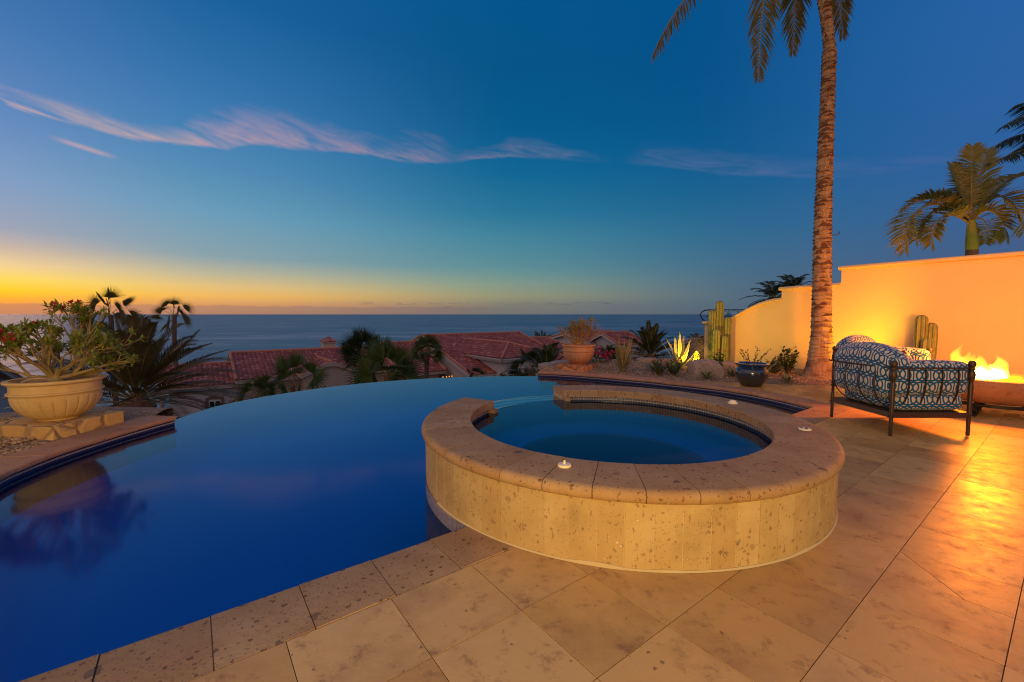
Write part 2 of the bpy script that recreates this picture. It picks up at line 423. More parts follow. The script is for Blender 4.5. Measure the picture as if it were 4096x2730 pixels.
def urn(name, a, b_):
    m, nt, b = newmat(name, .8, spec=.2); p = wpos(nt)
    col = mix(nt, mr(nt, nz(nt, p, 4, 5, .6), .35, .7), a, b_)
    s, h = specks(nt, wpos(nt, (1, 1, 2.2)), 60, .8, .3); col = mix(nt, mth(nt, 'MULTIPLY', s, .55), col, tuple(x * .35 for x in b_[:3]) + (1,))
    nt.links.new(col, b.inputs['Base Color']); bump(nt, b, nz(nt, p, 50, 4), .4, .004); return m
M['urn_gold'] = urn('yellow_cast_stone', (.66, .48, .20, 1), (.54, .36, .13, 1))
M['urn_red'] = urn('terracotta_cast_stone', (.56, .30, .15, 1), (.46, .23, .11, 1))
def glaze():
    m, nt, b = newmat('blue_glaze', .16, spec=.7); p = wpos(nt)
    n = nz(nt, wpos(nt, (2, 2, 7)), 2.2, 4, .6, .8); z = nd(nt, 'ShaderNodeSeparateXYZ', {0: wpos(nt)}).outputs[2]
    col = mix(nt, mr(nt, n, .36, .52), (.008, .03, .075, 1), (.035, .028, .014, 1))
    col = mix(nt, mr(nt, mth(nt, 'ADD', z, mth(nt, 'MULTIPLY', n, .25)), .38, .50), col, (.008, .045, .14, 1))
    nt.links.new(col, b.inputs['Base Color']); b.inputs['Coat Weight'].default_value = .5; bump(nt, b, n, .3, .01); return m
M['glaze'] = glaze()
M['metal'] = newmat('bronze_frame_metal', .42, (.065, .042, .028, 1), .5, .55)[0]
M['iron'] = newmat('wrought_iron', .5, (.03, .025, .02, 1), .5, .6)[0]
M['black_metal'] = newmat('black_fixture', .5, (.02, .018, .015, 1), .5, .3)[0]
M['cap_plastic'] = newmat('cream_plastic', .4, (.82, .72, .50, 1))[0]
M['cap_dark'] = newmat('cap_hole', .8, (.04, .035, .03, 1))[0]
M['glass'] = newmat('dark_window_glass', .08, (.01, .012, .016, 1), .8)[0]
M['window_frame'] = newmat('white_window_frame', .5, (.6, .58, .55, 1))[0]
M['brown_trim'] = stucco('brown_surround', (.20, .115, .085, 1))
M['fire_stone'] = cantera('firebowl_stone', (.42, .24, .14, 1), (.34, .17, .09, 1), chip=.5)
def fabric():
    m, nt, b = newmat('ring_print_fabric', .9, spec=.15)
    u = nd(nt, 'ShaderNodeTexCoord').outputs['UV']; s = nd(nt, 'ShaderNodeSeparateXYZ', {0: u}); x, y = s.outputs[0], s.outputs[1]
    P, R_, Q, W = .177, .0595, .1355, .0098
    ry = mth(nt, 'DIVIDE', y, Q); row = mth(nt, 'FLOOR', ry); fy = mth(nt, 'MULTIPLY', mth(nt, 'SUBTRACT', mth(nt, 'FRACT', ry), .5), Q)
    sh = mth(nt, 'MULTIPLY', mth(nt, 'FLOORED_MODULO', row, 2.0), .5)
    fx = mth(nt, 'MULTIPLY', mth(nt, 'SUBTRACT', mth(nt, 'FRACT', mth(nt, 'ADD', mth(nt, 'DIVIDE', x, P), sh)), .5), P)
    ax, ay = mth(nt, 'ABSOLUTE', fx), mth(nt, 'ABSOLUTE', fy)
    def ell(cx, A, B):
        dx = mth(nt, 'SUBTRACT', ax, cx); sq = lambda v: mth(nt, 'MULTIPLY', v, v)
        k = mth(nt, 'SQRT', mth(nt, 'ADD', sq(mth(nt, 'DIVIDE', dx, A)), sq(mth(nt, 'DIVIDE', ay, B))))
        gr = mth(nt, 'SQRT', mth(nt, 'ADD', sq(mth(nt, 'DIVIDE', dx, A * A)), sq(mth(nt, 'DIVIDE', ay, B * B))))
        return mth(nt, 'ABSOLUTE', mth(nt, 'DIVIDE', mth(nt, 'MULTIPLY', mth(nt, 'SUBTRACT', k, 1.0), k), mth(nt, 'MAXIMUM', gr, 1e-4)))
    d = mth(nt, 'MINIMUM', ell(0, P / 2, R_), ell(P / 2, R_, R_))
    bar = mth(nt, 'ADD', mth(nt, 'MULTIPLY', ax, 1.25), mth(nt, 'MULTIPLY', mth(nt, 'MAXIMUM', mth(nt, 'SUBTRACT', ay, R_), 0.0), 4.0))
    d = mth(nt, 'MINIMUM', d, bar)
    fac = mr(nt, d, W * .85, W * 1.1)
    wv = nz(nt, nd(nt, 'ShaderNodeVectorMath', {0: u, 1: (1, 1, 1)}, operation='MULTIPLY').outputs[0], 400, 1)
    col = mix(nt, fac, (.003, .085, .20, 1), (.52, .47, .41, 1)); nt.links.new(col, b.inputs['Base Color'])
    b.inputs['Sheen Weight'].default_value = .2; bump(nt, b, wv, .15, .001); return m
M['fabric'] = fabric()
def emis(name, c, s):
    m = D.materials.new(name); m.use_nodes = True; nt = m.node_tree; nt.nodes.clear()
    e = nd(nt, 'ShaderNodeEmission', {'Color': c, 'Strength': s}); nd(nt, 'ShaderNodeOutputMaterial', {0: e.outputs[0]}); return m
M['lamp'] = emis('lit_lamp', (1, .28, .04, 1), 2.2)
def flame(name, c, s, dens):
    m = D.materials.new(name); m.use_nodes = True; nt = m.node_tree; nt.nodes.clear()
    e = nd(nt, 'ShaderNodeEmission', {'Color': c, 'Strength': s})
    nd(nt, 'ShaderNodeOutputMaterial', {'Volume': e.outputs[0]}); return m
M['flame_out'] = flame('outer_flame', (1, .42, .015, 1), 15, 0)
M['flame_mid'] = flame('inner_flame', (1, .58, .05, 1), 38, 0)
M['flame_core'] = flame('flame_core', (1, .82, .45, 1), 90, 0)
M['ember'] = emis('glowing_coals', (1, .42, .02, 1), 2.2)
# ------------------------------------------------------------------ deck, pool, spa
NIN, NED = 1.89, 2.275            # deck line and pool edge, measured along V
SX, SY = .881, 3.76               # spa centre
LC = crom([(-2.2, 1.2), (-2.75, 1.62), (-3.3, 2.1), (-3.85, 2.8), (-4.27, 3.49), (-4.38, 3.79), (-4.45, 4.1), (-4.48, 4.5), (-4.48, 4.95), (-4.42, 5.54)])
IE = crom([(-4.52, 5.5), (-4.60, 6.0), (-4.60, 6.63), (-4.36, 7.32), (-3.93, 8.0), (-3.35, 8.64), (-2.6, 9.17), (-1.74, 9.56), (-.77, 9.79), (0, 9.87), (.66, 9.87)])
RC = crom([(.60, 9.88), (.95, 9.77), (1.54, 9.49), (2.12, 9.13), (2.75, 8.68), (3.18, 8.31), (3.57, 7.97), (3.83, 7.71), (4.0, 7.46), (4.14, 7.2), (4.25, 6.92), (4.33, 6.6), (4.37, 6.3), (4.37, 6.12)])

def offset(pl, d):
    """polyline moved d to its left"""
    out = []
    for i, p in enumerate(pl):
        a = Vector(pl[max(0, i - 1)]); b = Vector(pl[min(len(pl) - 1, i + 1)]); t = (b - a).normalized()
        out.append((p[0] - t.y * d, p[1] + t.x * d))
    return out
def length(pl):
    s = [0]
    for a, b in zip(pl, pl[1:]): s.append(s[-1] + math.dist(a, b))
    return s
def cut(pl, s0, s1):
    s = length(pl); out = []
    def pt(x):
        for i in range(len(pl) - 1):
            if s[i + 1] >= x or i == len(pl) - 2:
                t = (x - s[i]) / (s[i + 1] - s[i]); return (pl[i][0] + (pl[i + 1][0] - pl[i][0]) * t, pl[i][1] + (pl[i + 1][1] - pl[i][1]) * t)
    n = max(2, int((s1 - s0) / .07))
    return [pt(s0 + (s1 - s0) * k / n) for k in range(n + 1)]
# cross-section of a coping stone: (distance from the pool-side edge, z)
NOSE = [(.37, -.052), (.37, -.004), (.3675, .0005), (.022, .0005), (.009, -.003), (.002, -.010), (0, -.024), (.002, -.040), (.010, -.050), (.02, -.052)]
def coping_run(mb, pl, side, ln, prof=NOSE, gap=.005, w=1.0):
    s = length(pl); n = max(1, round(s[-1] / ln)); L = s[-1] / n
    for k in range(n):
        seg = cut(pl, k * L + gap / 2, (k + 1) * L - gap / 2); j = random.uniform(-.0025, .0025)
        rails = [offset(seg, side * d * w) for d, z in prof]
        rings = [[(rails[i][q][0], rails[i][q][1], prof[i][1] + j) for i in range(len(prof))] for q in range(len(seg))]
        if side < 0: rings = [list(reversed(r)) for r in rings]
        mb.loft(rings, True, 0, True, True)
    # bedding mortar just inside the stones
    seg = cut(pl, .006, s[-1] - .006)
    core = [(d + (.004 if d < .2 else -.004), z - .004 if z > -.02 else z + .004) for d, z in prof]
    rails = [offset(seg, side * d * w) for d, z in core]
    rings = [[(rails[i][q][0], rails[i][q][1], core[i][1]) for i in range(len(core))] for q in range(len(seg))]
    if side < 0: rings = [list(reversed(r)) for r in rings]
    mb.loft(rings, True, 1, True, True)
def band(mb, pl, z0, z1, mi=0, flip=False):
    s = length(pl)
    for i in range(len(pl) - 1):
        a, b = pl[i], pl[i + 1]; q = [(a[0], a[1], z0), (b[0], b[1], z0), (b[0], b[1], z1), (a[0], a[1], z1)]
        u = [(s[i], z0), (s[i + 1], z0), (s[i + 1], z1), (s[i], z1)]
        if flip: q.reverse(); u.reverse()
        mb.poly(q, mi, u, True)

def clip(poly, nx, ny, c):
    """keep the side nx*x + ny*y <= c"""
    out = []
    for i in range(len(poly)):
        a, b = poly[i], poly[(i + 1) % len(poly)]; da = nx * a[0] + ny * a[1] - c; db = nx * b[0] + ny * b[1] - c
        if da <= 0: out.append(a)
        if (da <= 0) != (db <= 0):
            t = da / (da - db); out.append((a[0] + (b[0] - a[0]) * t, a[1] + (b[1] - a[1]) * t))
    return out
def area(p): return abs(sum(p[i][0] * p[(i + 1) % len(p)][1] - p[(i + 1) % len(p)][0] * p[i][1] for i in range(len(p)))) / 2
def shrink(poly, d):
    out = list(poly); cx = sum(p[0] for p in poly) / len(poly); cy = sum(p[1] for p in poly) / len(poly)
    for i in range(len(poly)):
        a, b = poly[i], poly[(i + 1) % len(poly)]; nx, ny = b[1] - a[1], a[0] - b[0]; l = math.hypot(nx, ny)
        if l < 1e-5: continue
        nx /= l; ny /= l; c = nx * a[0] + ny * a[1]
        if nx * cx + ny * cy > c: nx, ny, c = -nx, -ny, -c
        out = clip(out, nx, ny, c - d)
        if len(out) < 3: return []
    return out
ro_out = offset(RC, .33)
def deck_polys():
    ts = [.703 - .444 * k for k in range(14, 0, -1)] + [.703, 1.147, 1.59, 2.01, 2.435, 2.855, 3.195] + [3.195 + .4365 * k for k in range(1, 22)]
    ns = [.108 - .446 * k for k in range(20, 0, -1)] + [.108, .55, 1.005, 1.457, 1.89] + [1.89 + .446 * k for k in range(1, 14)]
    for i in range(len(ts) - 1):
        for j in range(len(ns) - 1):
            pl = [(ts[i], ns[j]), (ts[i + 1], ns[j]), (ts[i + 1], ns[j + 1]), (ts[i], ns[j + 1])]
            cx, cy = (ts[i] + ts[i + 1]) / 2, (ns[j] + ns[j + 1]) / 2
            if cy > 1.89:
                if cx < 6.9: continue
                w = U * cx + V * cy
                q = min(range(1, len(ro_out) - 1), key=lambda k: math.dist(ro_out[k], (w.x, w.y)))
                tn = (Vector(ro_out[q + 1]) - Vector(ro_out[q - 1])).normalized(); nn = Vector((-tn.y, tn.x))
                if ro_out[q][1] > 6.35:
                    c0 = nn.x * ro_out[q][0] + nn.y * ro_out[q][1]
                    nt_, nn_ = nn.x * U.x + nn.y * U.y, nn.x * V.x + nn.y * V.y
                    pl = clip(pl, -nt_, -nn_, -c0)
                else: pl = clip(pl, -1, 0, -7.40)
                gx, gy = .232, .973
                if pl: pl = clip(pl, gx * U.x + gy * U.y, gx * V.x + gy * V.y, 9.10)
            if len(pl) < 3 or area(pl) < 1e-4: continue
            w = U * cx + V * cy
            if math.dist((w.x, w.y), (SX, SY)) < 1.2: continue
            if abs(cx - 3.025) < .02 and .1 < cy < 1.0:
                a, b = ((2.964, .823), (3.195, .58)) if cy > .55 else ((3.195, .58), (2.865, .271))
                nx, ny = b[1] - a[1], a[0] - b[0]; c = nx * a[0] + ny * a[1]
                for sgn in (1, -1):
                    q = clip(pl, nx * sgn, ny * sgn, c * sgn)
                    if len(q) >= 3 and area(q) > 1e-4: yield q
                continue
            yield pl
tiles, bed = MB(), MB()
for pl in deck_polys():
    q = shrink(pl, .0018); w = lambda p, z: (U * p[0] + V * p[1]) + Z * z
    bed.poly([w(p, -.004) for p in pl])
    if len(q) >= 3:
        dz = random.uniform(-.0006, .0006)
        top = [w(p, dz) for p in q]; tiles.poly(top)
        for i in range(len(q)):
            a, b = q[i], q[(i + 1) % len(q)]; tiles.poly([w(b, dz), w(a, dz), w(a, -.006), w(b, -.006)])
struct('deck_paving', tiles, M['travertine'])
struct('deck_joints', bed, M['grout'])

# pool
P = T('swimming_pool', (0, 5.4, -.11), 'dark blue free form infinity pool with travertine coping curving round a raised spa', 'pool')
mb = MB()
chord = [tuple((U * (-1.06 + k * .1) + V * NED).xy) for k in range(0, 85)]
CH = [tuple((U * t + V * NED).xy) for t in (-1.6, -1.06, 0, 1.0, 1.98)]
coping_run(mb, [tuple((U * t + V * NED).xy) for t in (.017 - .3575 * 5, .017 + .3575 * 5)], -1, .3575, [(d * 1.03, z) for d, z in NOSE])
P.part('near_coping', mb, [M['coping'], M['grout']]); mb = MB()
CH2 = [tuple((U * t + V * NED).xy) for t in (4.35, 5.0, 6.0, 7.40)]
coping_run(mb, CH2, -1, .47, [(d * 1.03, z) for d, z in NOSE])
P.part('near_coping', mb, [M['coping'], M['grout']])
mb = MB(); coping_run(mb, LC, 1, .52); P.part('left_coping', mb, [M['ring_coping'], M['grout']])
mb = MB(); coping_run(mb, RC, 1, .36); P.part('right_coping', mb, [M['ring_coping'], M['grout']])
LW = offset(LC, .05); RW = offset(RC, .05)
CW = [tuple((U * t + V * (NED - .04)).xy) for t in (7.15, 4, 2, 0, -1.1)]
mb = MB()
for pl in (LW, RW, CW): band(mb, offset(pl, -.02), -.42, -.052)
P.part('tile_band', mb, M['mosaic_pool'])
mb = MB()
for pl in (LW, RW):
    mb = MB(); q = offset(pl, -.024); band(mb, q, -.086, -.068); P.part('listel', mb, M['listel'])
ring = LW + IE + RW + CW[1:-1]
mb = MB(); s = length(ring + [ring[0]])
cx_, cy_ = .2, 5.3; rings = []
for sc_, zz in ((.9985, -.113), (.998, -.42), (.995, -.50), (.985, -.60), (.96, -.70), (.91, -.78), (.84, -.82), (.5, -.84), (.02, -.85)): rings.append([(cx_ + (x - cx_) * sc_, cy_ + (y - cy_) * sc_, zz) for x, y in ring])
mb.loft(rings, True, 0, True, False)
P.part('basin', mb, M['plaster'])
mb = MB()
for n0, zz in ((NED - .02, -.30), (NED + .26, -.52)):
    c = U * 1.0 + V * (n0 + .15); mb.box((c.x, c.y, zz - .12), (7.0, .30, .24), math.atan2(.6, .8))
P.part('step', mb, M['plaster'])
mb = MB()
for n0, zz in ((NED + .125, -.298), (NED + .405, -.518)):
    c = U * 1.0 + V * n0
    a, b = c - U * 3.4 - V * .02, c + U * 3.4 - V * .02; a2, b2 = a + V * .045, b + V * .045
    mb.poly([(a.x, a.y, zz), (b.x, b.y, zz), (b2.x, b2.y, zz), (a2.x, a2.y, zz)], 0, [(0, 0), (6.8, 0), (6.8, .045), (0, .045)])
P.part('step_trim', mb, M['mosaic_pool'])
mb = MB(); out = offset(IE, .10)
lip = [(0, -.113), (0, -.42), (.10, -.42), (.10, -.119)]
rails = [offset(IE, d) for d, z in lip]
mb.loft([[(rails[i][q][0], rails[i][q][1], lip[i][1]) for i in range(4)] for q in range(len(IE))], True, 0, False, True)
big = offset(IE, .10); band(mb, [p for p in big], -2.8, -.42, 0, True)
P.part('overflow_wall', mb, M['mosaic_pool'])
mb = MB(); mb.poly([(x, y, -.11) for x, y in reversed(LW + offset(IE, .06) + RW + CW[1:-1])])
struct('pool_water', mb, M['pool_water'])

# spa
S = T('spa', (SX, SY, 0), 'round raised stone spa with wide coping standing in the pool edge', 'spa')
G0, G1 = 149.3, 102.6 + 360
prof = [(1.243, .362), (1.243, .434), (1.249, .440), (1.612, .440), (1.632, .436), (1.646, .426), (1.653, .410), (1.653, .394), (1.647, .378), (1.634, .366), (1.618, .361)]
mb = MB(); n = 33; st = (G1 - G0) / n
for k in range(n):
    dz = random.uniform(-.0015, .0015)
    mb.arc(SX, SY, [(r, z + dz) for r, z in prof], G0 + k * st + .10, G0 + (k + 1) * st - .10, 1.6)
S.part('coping', mb, M['coping'])
core = [(r + (.004 if r < 1.3 else -.004), z - .004 if z > .4 else z + .003) for r, z in prof]
mb = MB(); mb.arc(SX, SY, core, G0 + .15, G1 - .15, 2); S.part('coping_mortar', mb, M['grout'])
mb = MB()
def seg(a0, a1, r0, r1, z0, z1, m=0, step=1.2):
    mb.arc(SX, SY, [(r0, z0), (r1, z0), (r1, z1), (r0, z1)], a0, a1, step, m)
a = -216.0; k = 0
while a < 102.0:
    w = random.choice((5.0, 5.0, 4.6, 5.3))
    hi = .363
    dr = random.uniform(-.0012, .0012)
    seg(a + .085, min(a + w, 102.4) - .085, 1.50, 1.622 + dr, .002, hi); a += w; k += 1
S.part('stone_panel', mb, M['spa_panel'])
mb = MB(); mb.arc(SX, SY, [(1.30, -.4), (1.6195, -.4), (1.6195, .362), (1.30, .362)], G0 - 360, 102.6, 2); S.part('wall_core', mb, M['grout_light'])
mb = MB()
for k in range(150):      # mortar smear along the foot of the wall
    a0 = -150 + k * 1.0; h0 = .004 + .022 * max(0, noise.noise(Vector((a0 * .09, 3, 0)))) + .006; h1 = .004 + .022 * max(0, noise.noise(Vector(((a0 + 1) * .09, 3, 0)))) + .006
    A, B = math.radians(a0), math.radians(a0 + 1)
    p = lambda r, t, z: (SX + r * math.cos(t), SY + r * math.sin(t), z)
    mb.poly([p(1.632, A, .0012), p(1.632, B, .0012), p(1.6255, B, h1), p(1.6255, A, h0)], 0, None, True)
    mb.poly([p(1.6255, A, h0), p(1.6255, B, h1), p(1.60, B, h1), p(1.60, A, h0)], 0, None, True)
S.part('mortar_joint', mb, M['grout_light'])
mb = MB()
def ringband(r, z0, z1, a0, a1, flip, m=0, step=2.0):
    pl = [(SX + r * math.cos(math.radians(a0 + (a1 - a0) * i / 120)), SY + r * math.sin(math.radians(a0 + (a1 - a0) * i / 120))) for i in range(121)]
    band(mb, pl, z0, z1, m, flip)
ringband(1.275, .15, .363, G0 - 360, 102.6, True); S.part('inner_tile_band', mb, M['mosaic_spa'])
mb = MB(); ringband(1.625, -.45, .0, -216, 102.6, False); S.part('outer_tile_band', mb, M['listel'])
mb = MB()
ringband(1.62, -.82, -.112, -216, 150, False); S.part('pool_side_wall', mb, M['mosaic_pool'])
mb = MB()
N_ = 96; cs = [(math.cos(2 * PI * i / N_), math.sin(2 * PI * i / N_)) for i in range(N_)]
def rg(r, z): return [(SX + r * c, SY + r * s_, z) for c, s_ in cs]
mb.loft([rg(1.276, .322), rg(1.276, .06), rg(.86, .04)], True, 0, True, False)
mb.loft([rg(.86, .04), rg(.83, .02), rg(.78, -.40)], True, 1, True, False)
mb.poly([p for p in rg(.78, -.40)], 0)
S.part('bench', mb, [M['spa_plaster'], M['plaster_dark']])
mb = MB()                      # weir across the gap and the two stone cheeks
mb.arc(SX, SY, [(1.276, -.3), (1.62, -.3), (1.62, .318), (1.276, .318)], 102.7, G0, 1.5); S.part('weir', mb, M['weir_stone'])
mb = MB(); mb.arc(SX, SY, [(1.19, .15), (1.30, .15), (1.30, .362), (1.19, .362)], G0 + .2, G0 + 3.4, 1); S.part('cheek_stone', mb, M['coping']); mb = MB()
mb.arc(SX, SY, [(1.19, .15), (1.30, .15), (1.30, .362), (1.19, .362)], 102.5 - 3.0, 102.5, 1); S.part('cheek_stone', mb, M['coping'])
mb = MB(); mb.poly(rg(1.272, .325)); struct('spa_water', mb, M['spa_water'])
mb = MB()
rr = [1.275 + .36 * i / 8 for i in range(9)]
rings = []
for i, r in enumerate(rr):
    rings.append([(SX + r * math.cos(math.radians(102.8 + (G0 - 103) * j / 40)), SY + r * math.sin(math.radians(102.8 + (G0 - 103) * j / 40)), .327 + .002 * math.sin(r * 90 + j * .2) - (.01 if i == 8 else 0)) for j in range(41)])
mb.loft(rings, False, 0, True, False)
rings = [rings[-1], [(SX + (p[0] - SX) * 1.012, SY + (p[1] - SY) * 1.012, -.10) for p in rings[-1]]]
mb.loft(rings, False, 0, True, False)
struct('spill_water', mb, M['weir_water'])

# fittings on the spa coping
def fitting(loc, kind, label):
    t = T('jet_cap', loc, label, 'spa jet cap', 'cream plastic caps on the spa coping')
    x, y, z = loc; mb = MB()
    if kind == 'flat':
        mb.lathe([(.044, 0), (.046, .003), (.045, .008), (.040, .011), (.001, .011)], (x, y, z), 28); t.part('plate', mb, M['cap_plastic'])
        for k in range(3):
            a = k * 2.09 + .4; mb = MB(); mb.lathe([(.011, 0), (.011, .0125), (.001, .0125)], (x + .021 * math.cos(a), y + .021 * math.sin(a), z), 14); t.part('hole', mb, M['cap_dark'])
    elif kind == 'knob':
        mb.lathe([(.040, 0), (.041, .006), (.038, .014), (.030, .016), (.001, .016)], (x, y, z), 28); t.part('plate', mb, M['cap_plastic'])
        mb = MB(); mb.lathe([(.008, .0155), (.007, .03), (.005, .036), (.001, .038)], (x, y, z), 12); t.part('knob', mb, M['cap_plastic'])
    else:
        mb.lathe([(.046, 0), (.048, .006), (.045, .012), (.001, .012)], (x, y, z), 28); t.part('plate', mb, M['cap_plastic'])
        mb = MB(); mb.lathe([(.032, .0118), (.035, .017), (.030, .027), (.016, .035), (.001, .036)], (x, y, z), 24); t.part('dome', mb, M['cap_plastic'])
fitting((.311, 2.477, .441), 'knob', 'cream cap with an upright knob on the near spa coping')
fitting((2.229, 4.254, .441), 'dome', 'cream domed cap on the far spa coping')
fitting((2.286, 3.279, .441), 'flat', 'flat cream cap with dark holes on the right of the spa coping')
mb = MB(); mb.poly([(-.545, 2.965, -.105), (-.525, 2.955, -.10), (-.51, 2.975, -.095), (-.53, 2.99, -.10)]); mb.poly([(-.53, 2.97, -.10), (-.512, 2.96, -.085), (-.50, 2.98, -.088), (-.515, 2.992, -.1)])
tag(mb.build('petal', M['petal']), 'small red petal floating in the pool against the spa wall', 'petal')

# ------------------------------------------------------------------ garden beds, hillside, sea
def bed_sheet(inner, outer, name, mound=.0, skirt=4.0):
    si, so = length(inner)[-1], length(outer)[-1]; n = 60
    def res(pl):
        L = length(pl)[-1]; o = []
        for k in range(n + 1):
            s = L * k / n; q = cut(pl, max(0, s - 1e-4), min(L, s + 1e-4)) ; o.append(q[0])
        return o
    A, B = res(inner), res(outer); m = 12; rows = []
    for j in range(m + 1):
        t = j / m
        rows.append([(a[0] + (b[0] - a[0]) * t, a[1] + (b[1] - a[1]) * t, -.012 + mound * math.sin(PI * t) + .02 * noise.noise(Vector((a[0] + (b[0] - a[0]) * t, a[1] + (b[1] - a[1]) * t, 0))) * math.sin(PI * t)) for a, b in zip(A, B)])
    out = []
    for k, b in enumerate(B):
        a = A[k]; d = (Vector(b) - Vector(a)).normalized(); out.append((b[0] + d.x * skirt, b[1] + d.y * skirt, -3.4))
    rows.append([(b[0], b[1], -.2) for b in B]); rows.append(out)
    mb = MB(); mb.loft(rows, False, 0, True, False); struct(name, mb, M['soil']); return rows[:m + 1]
r_in = offset(RC, .33)[:31] + [(3.62, 8.46), (5.95, 7.90), (8.5, 7.29), (12.0, 6.45)]
r_out = [(.75, 10.5), (.95, 11.1), (1.6, 11.7), (2.6, 12.0), (3.6, 12.1), (4.8, 12.3), (6.0, 12.6), (8, 12.6), (10.5, 11), (13.5, 8)]
rbed = bed_sheet(r_in, r_out, 'garden_ground', .05)
l_in = offset(LC, .33); l_out = [(-8.2, -.4), (-8.6, 2.0), (-8.4, 4.0), (-7.4, 5.6), (-6.2, 6.2), (-4.9, 6.1)]
lbed = bed_sheet(l_in, l_out, 'planter_ground', .03, 3.0)
def bedz(rows, x, y):
    best = min(((p[0] - x) ** 2 + (p[1] - y) ** 2, p[2]) for r in rows for p in r); return best[1]
def pebbles(name, mat, n, gen, s0, s1):
    mb = MB(); ico = [(0, 0, 1), (.894, 0, .447), (.276, .851, .447), (-.724, .526, .447), (-.724, -.526, .447), (.276, -.851, .447), (.724, .526, -.447), (-.276, .851, -.447), (-.894, 0, -.447), (-.276, -.851, -.447), (.724, -.526, -.447), (0, 0, -1)]
    F = [(0, 1, 2), (0, 2, 3), (0, 3, 4), (0, 4, 5), (0, 5, 1), (1, 6, 2), (2, 7, 3), (3, 8, 4), (4, 9, 5), (5, 10, 1), (6, 7, 2), (7, 8, 3), (8, 9, 4), (9, 10, 5), (10, 6, 1), (11, 7, 6), (11, 8, 7), (11, 9, 8), (11, 10, 9), (11, 6, 10)]
    for _ in range(n):
        p = gen()
        if p is None: continue
        s = random.uniform(s0, s1); a = random.uniform(0, 6.28); ca, sa = math.cos(a), math.sin(a)
        sx, sy, sz = s * random.uniform(.7, 1.3), s * random.uniform(.6, 1), s * random.uniform(.4, .7); b = len(mb.v)
        for v in ico:
            j = random.uniform(.8, 1.2); x, y = v[0] * sx * j, v[1] * sy * j
            mb.v.append((p[0] + x * ca - y * sa, p[1] + x * sa + y * ca, p[2] + v[2] * sz * j + sz * .3))
        for f in F: mb.face((b + f[0], b + f[1], b + f[2]))
    tag(mb.build(name, mat), kind='stuff')
def gen_rows(rows, i0, i1, t1=1.0):
    def g():
        i = random.uniform(i0, i1); j = random.random() ** .8 * t1 * 12
        i_, j_ = int(min(i, 59)), int(min(j, 11)); f, h = i - i_, j - j_
        a = Vector(rows[j_][i_]).lerp(Vector(rows[j_][i_ + 1]), f); b = Vector(rows[j_ + 1][i_]).lerp(Vector(rows[j_ + 1][i_ + 1]), f)
        return a.lerp(b, h)
    return g
pebbles('gravel', M['gravel'], 9000, gen_rows(rbed, 0, 50), .014, .032)
def gl():
    x, y = random.uniform(-7.4, -4.6), random.uniform(2.6, 5.4)
    d = min(math.dist((x, y), p) for p in LC[::3])
    if d < .37 or (x > -5.0 and y > 4.4): return None
    return (x, y, bedz(lbed[::3], x, y))
pebbles('gravel_by_pool', M['gravel_gold'], 11000, gl, .011, .026)

def terr(x, y):
    d = math.hypot(x - .5, y - 5)
    if x > 9: d = min(d, 6 + (x - 9) * .2 + max(0, y - 8) * .9)
    z = -2.9 - .30 * max(0, d - 7.5)
    return max(-31.5, z) + .5 * noise.noise(Vector((x * .15, y * .15, 0)))
mb = MB(); xs = [-130 + 4 * i for i in range(76)]; ys = [-20 + 3.0 * i for i in range(50)]
ids = [[mb.vert((x, y, terr(x, y))) for x in xs] for y in ys]
for j in range(len(ys) - 1):
    for i in range(len(xs) - 1):
        if math.hypot(xs[i] + 2, ys[j] - 3.5) < 3: continue
        mb.face((ids[j][i], ids[j][i + 1], ids[j + 1][i + 1], ids[j + 1][i]), 0, None, True)
struct('hillside', mb, M['hill'])
mb = MB(); mb.poly([(-90000, -500, -30), (90000, -500, -30), (90000, 90000, -30), (-90000, 90000, -30)]); struct('sea', mb, M['sea'])
# flat edging stones along the far side of the bed
es = length(r_out)[-1]; k = 0; s = .1
while s < es - 4.2:
    w = random.uniform(.45, .8); p = cut(r_out, s, s + .01)[0]; q = cut(r_out, min(s + w, es - .02), min(s + w, es - .01))[0]
    c = ((p[0] + q[0]) / 2, (p[1] + q[1]) / 2); ang = math.atan2(q[1] - p[1], q[0] - p[0]); hh = random.uniform(.05, .09)
    mb = MB(); n = 9; loop = []
    for i in range(n):
        a = 2 * PI * i / n; r = random.uniform(.85, 1.1); x, y = w * .5 * r * math.cos(a), .22 * r * math.sin(a)
        loop.append((c[0] + x * math.cos(ang) - y * math.sin(ang), c[1] + x * math.sin(ang) + y * math.cos(ang)))
    cc = Vector((c[0], c[1]))
    mb.loft([[(x, y, -.06) for x, y in loop], [(x, y, hh - .02) for x, y in loop], [(cc.x + (x - cc.x) * .9, cc.y + (y - cc.y) * .9, hh) for x, y in loop]], True, 0, False, True)
    o = mb.build('edging_stone', M['edge_rock']); k += 1
    where = ['nearest the terracotta urn', 'second from the terracotta urn', 'third from the terracotta urn', 'behind the sword leaved plant', 'below the dark date palm', 'under the dark date palm fronds', 'left of the lit agave', 'behind the lit agave', 'beside the rubble pillar', 'beyond the rubble pillar', 'behind the cactus wall', 'farthest along the bed']
    tag(o, 'flat grey rim stone of the gravel bed, ' + where[min(k - 1, 11)], 'edging stone', 'edging stones at the far rim of the gravel bed')
    s += w * 1.02

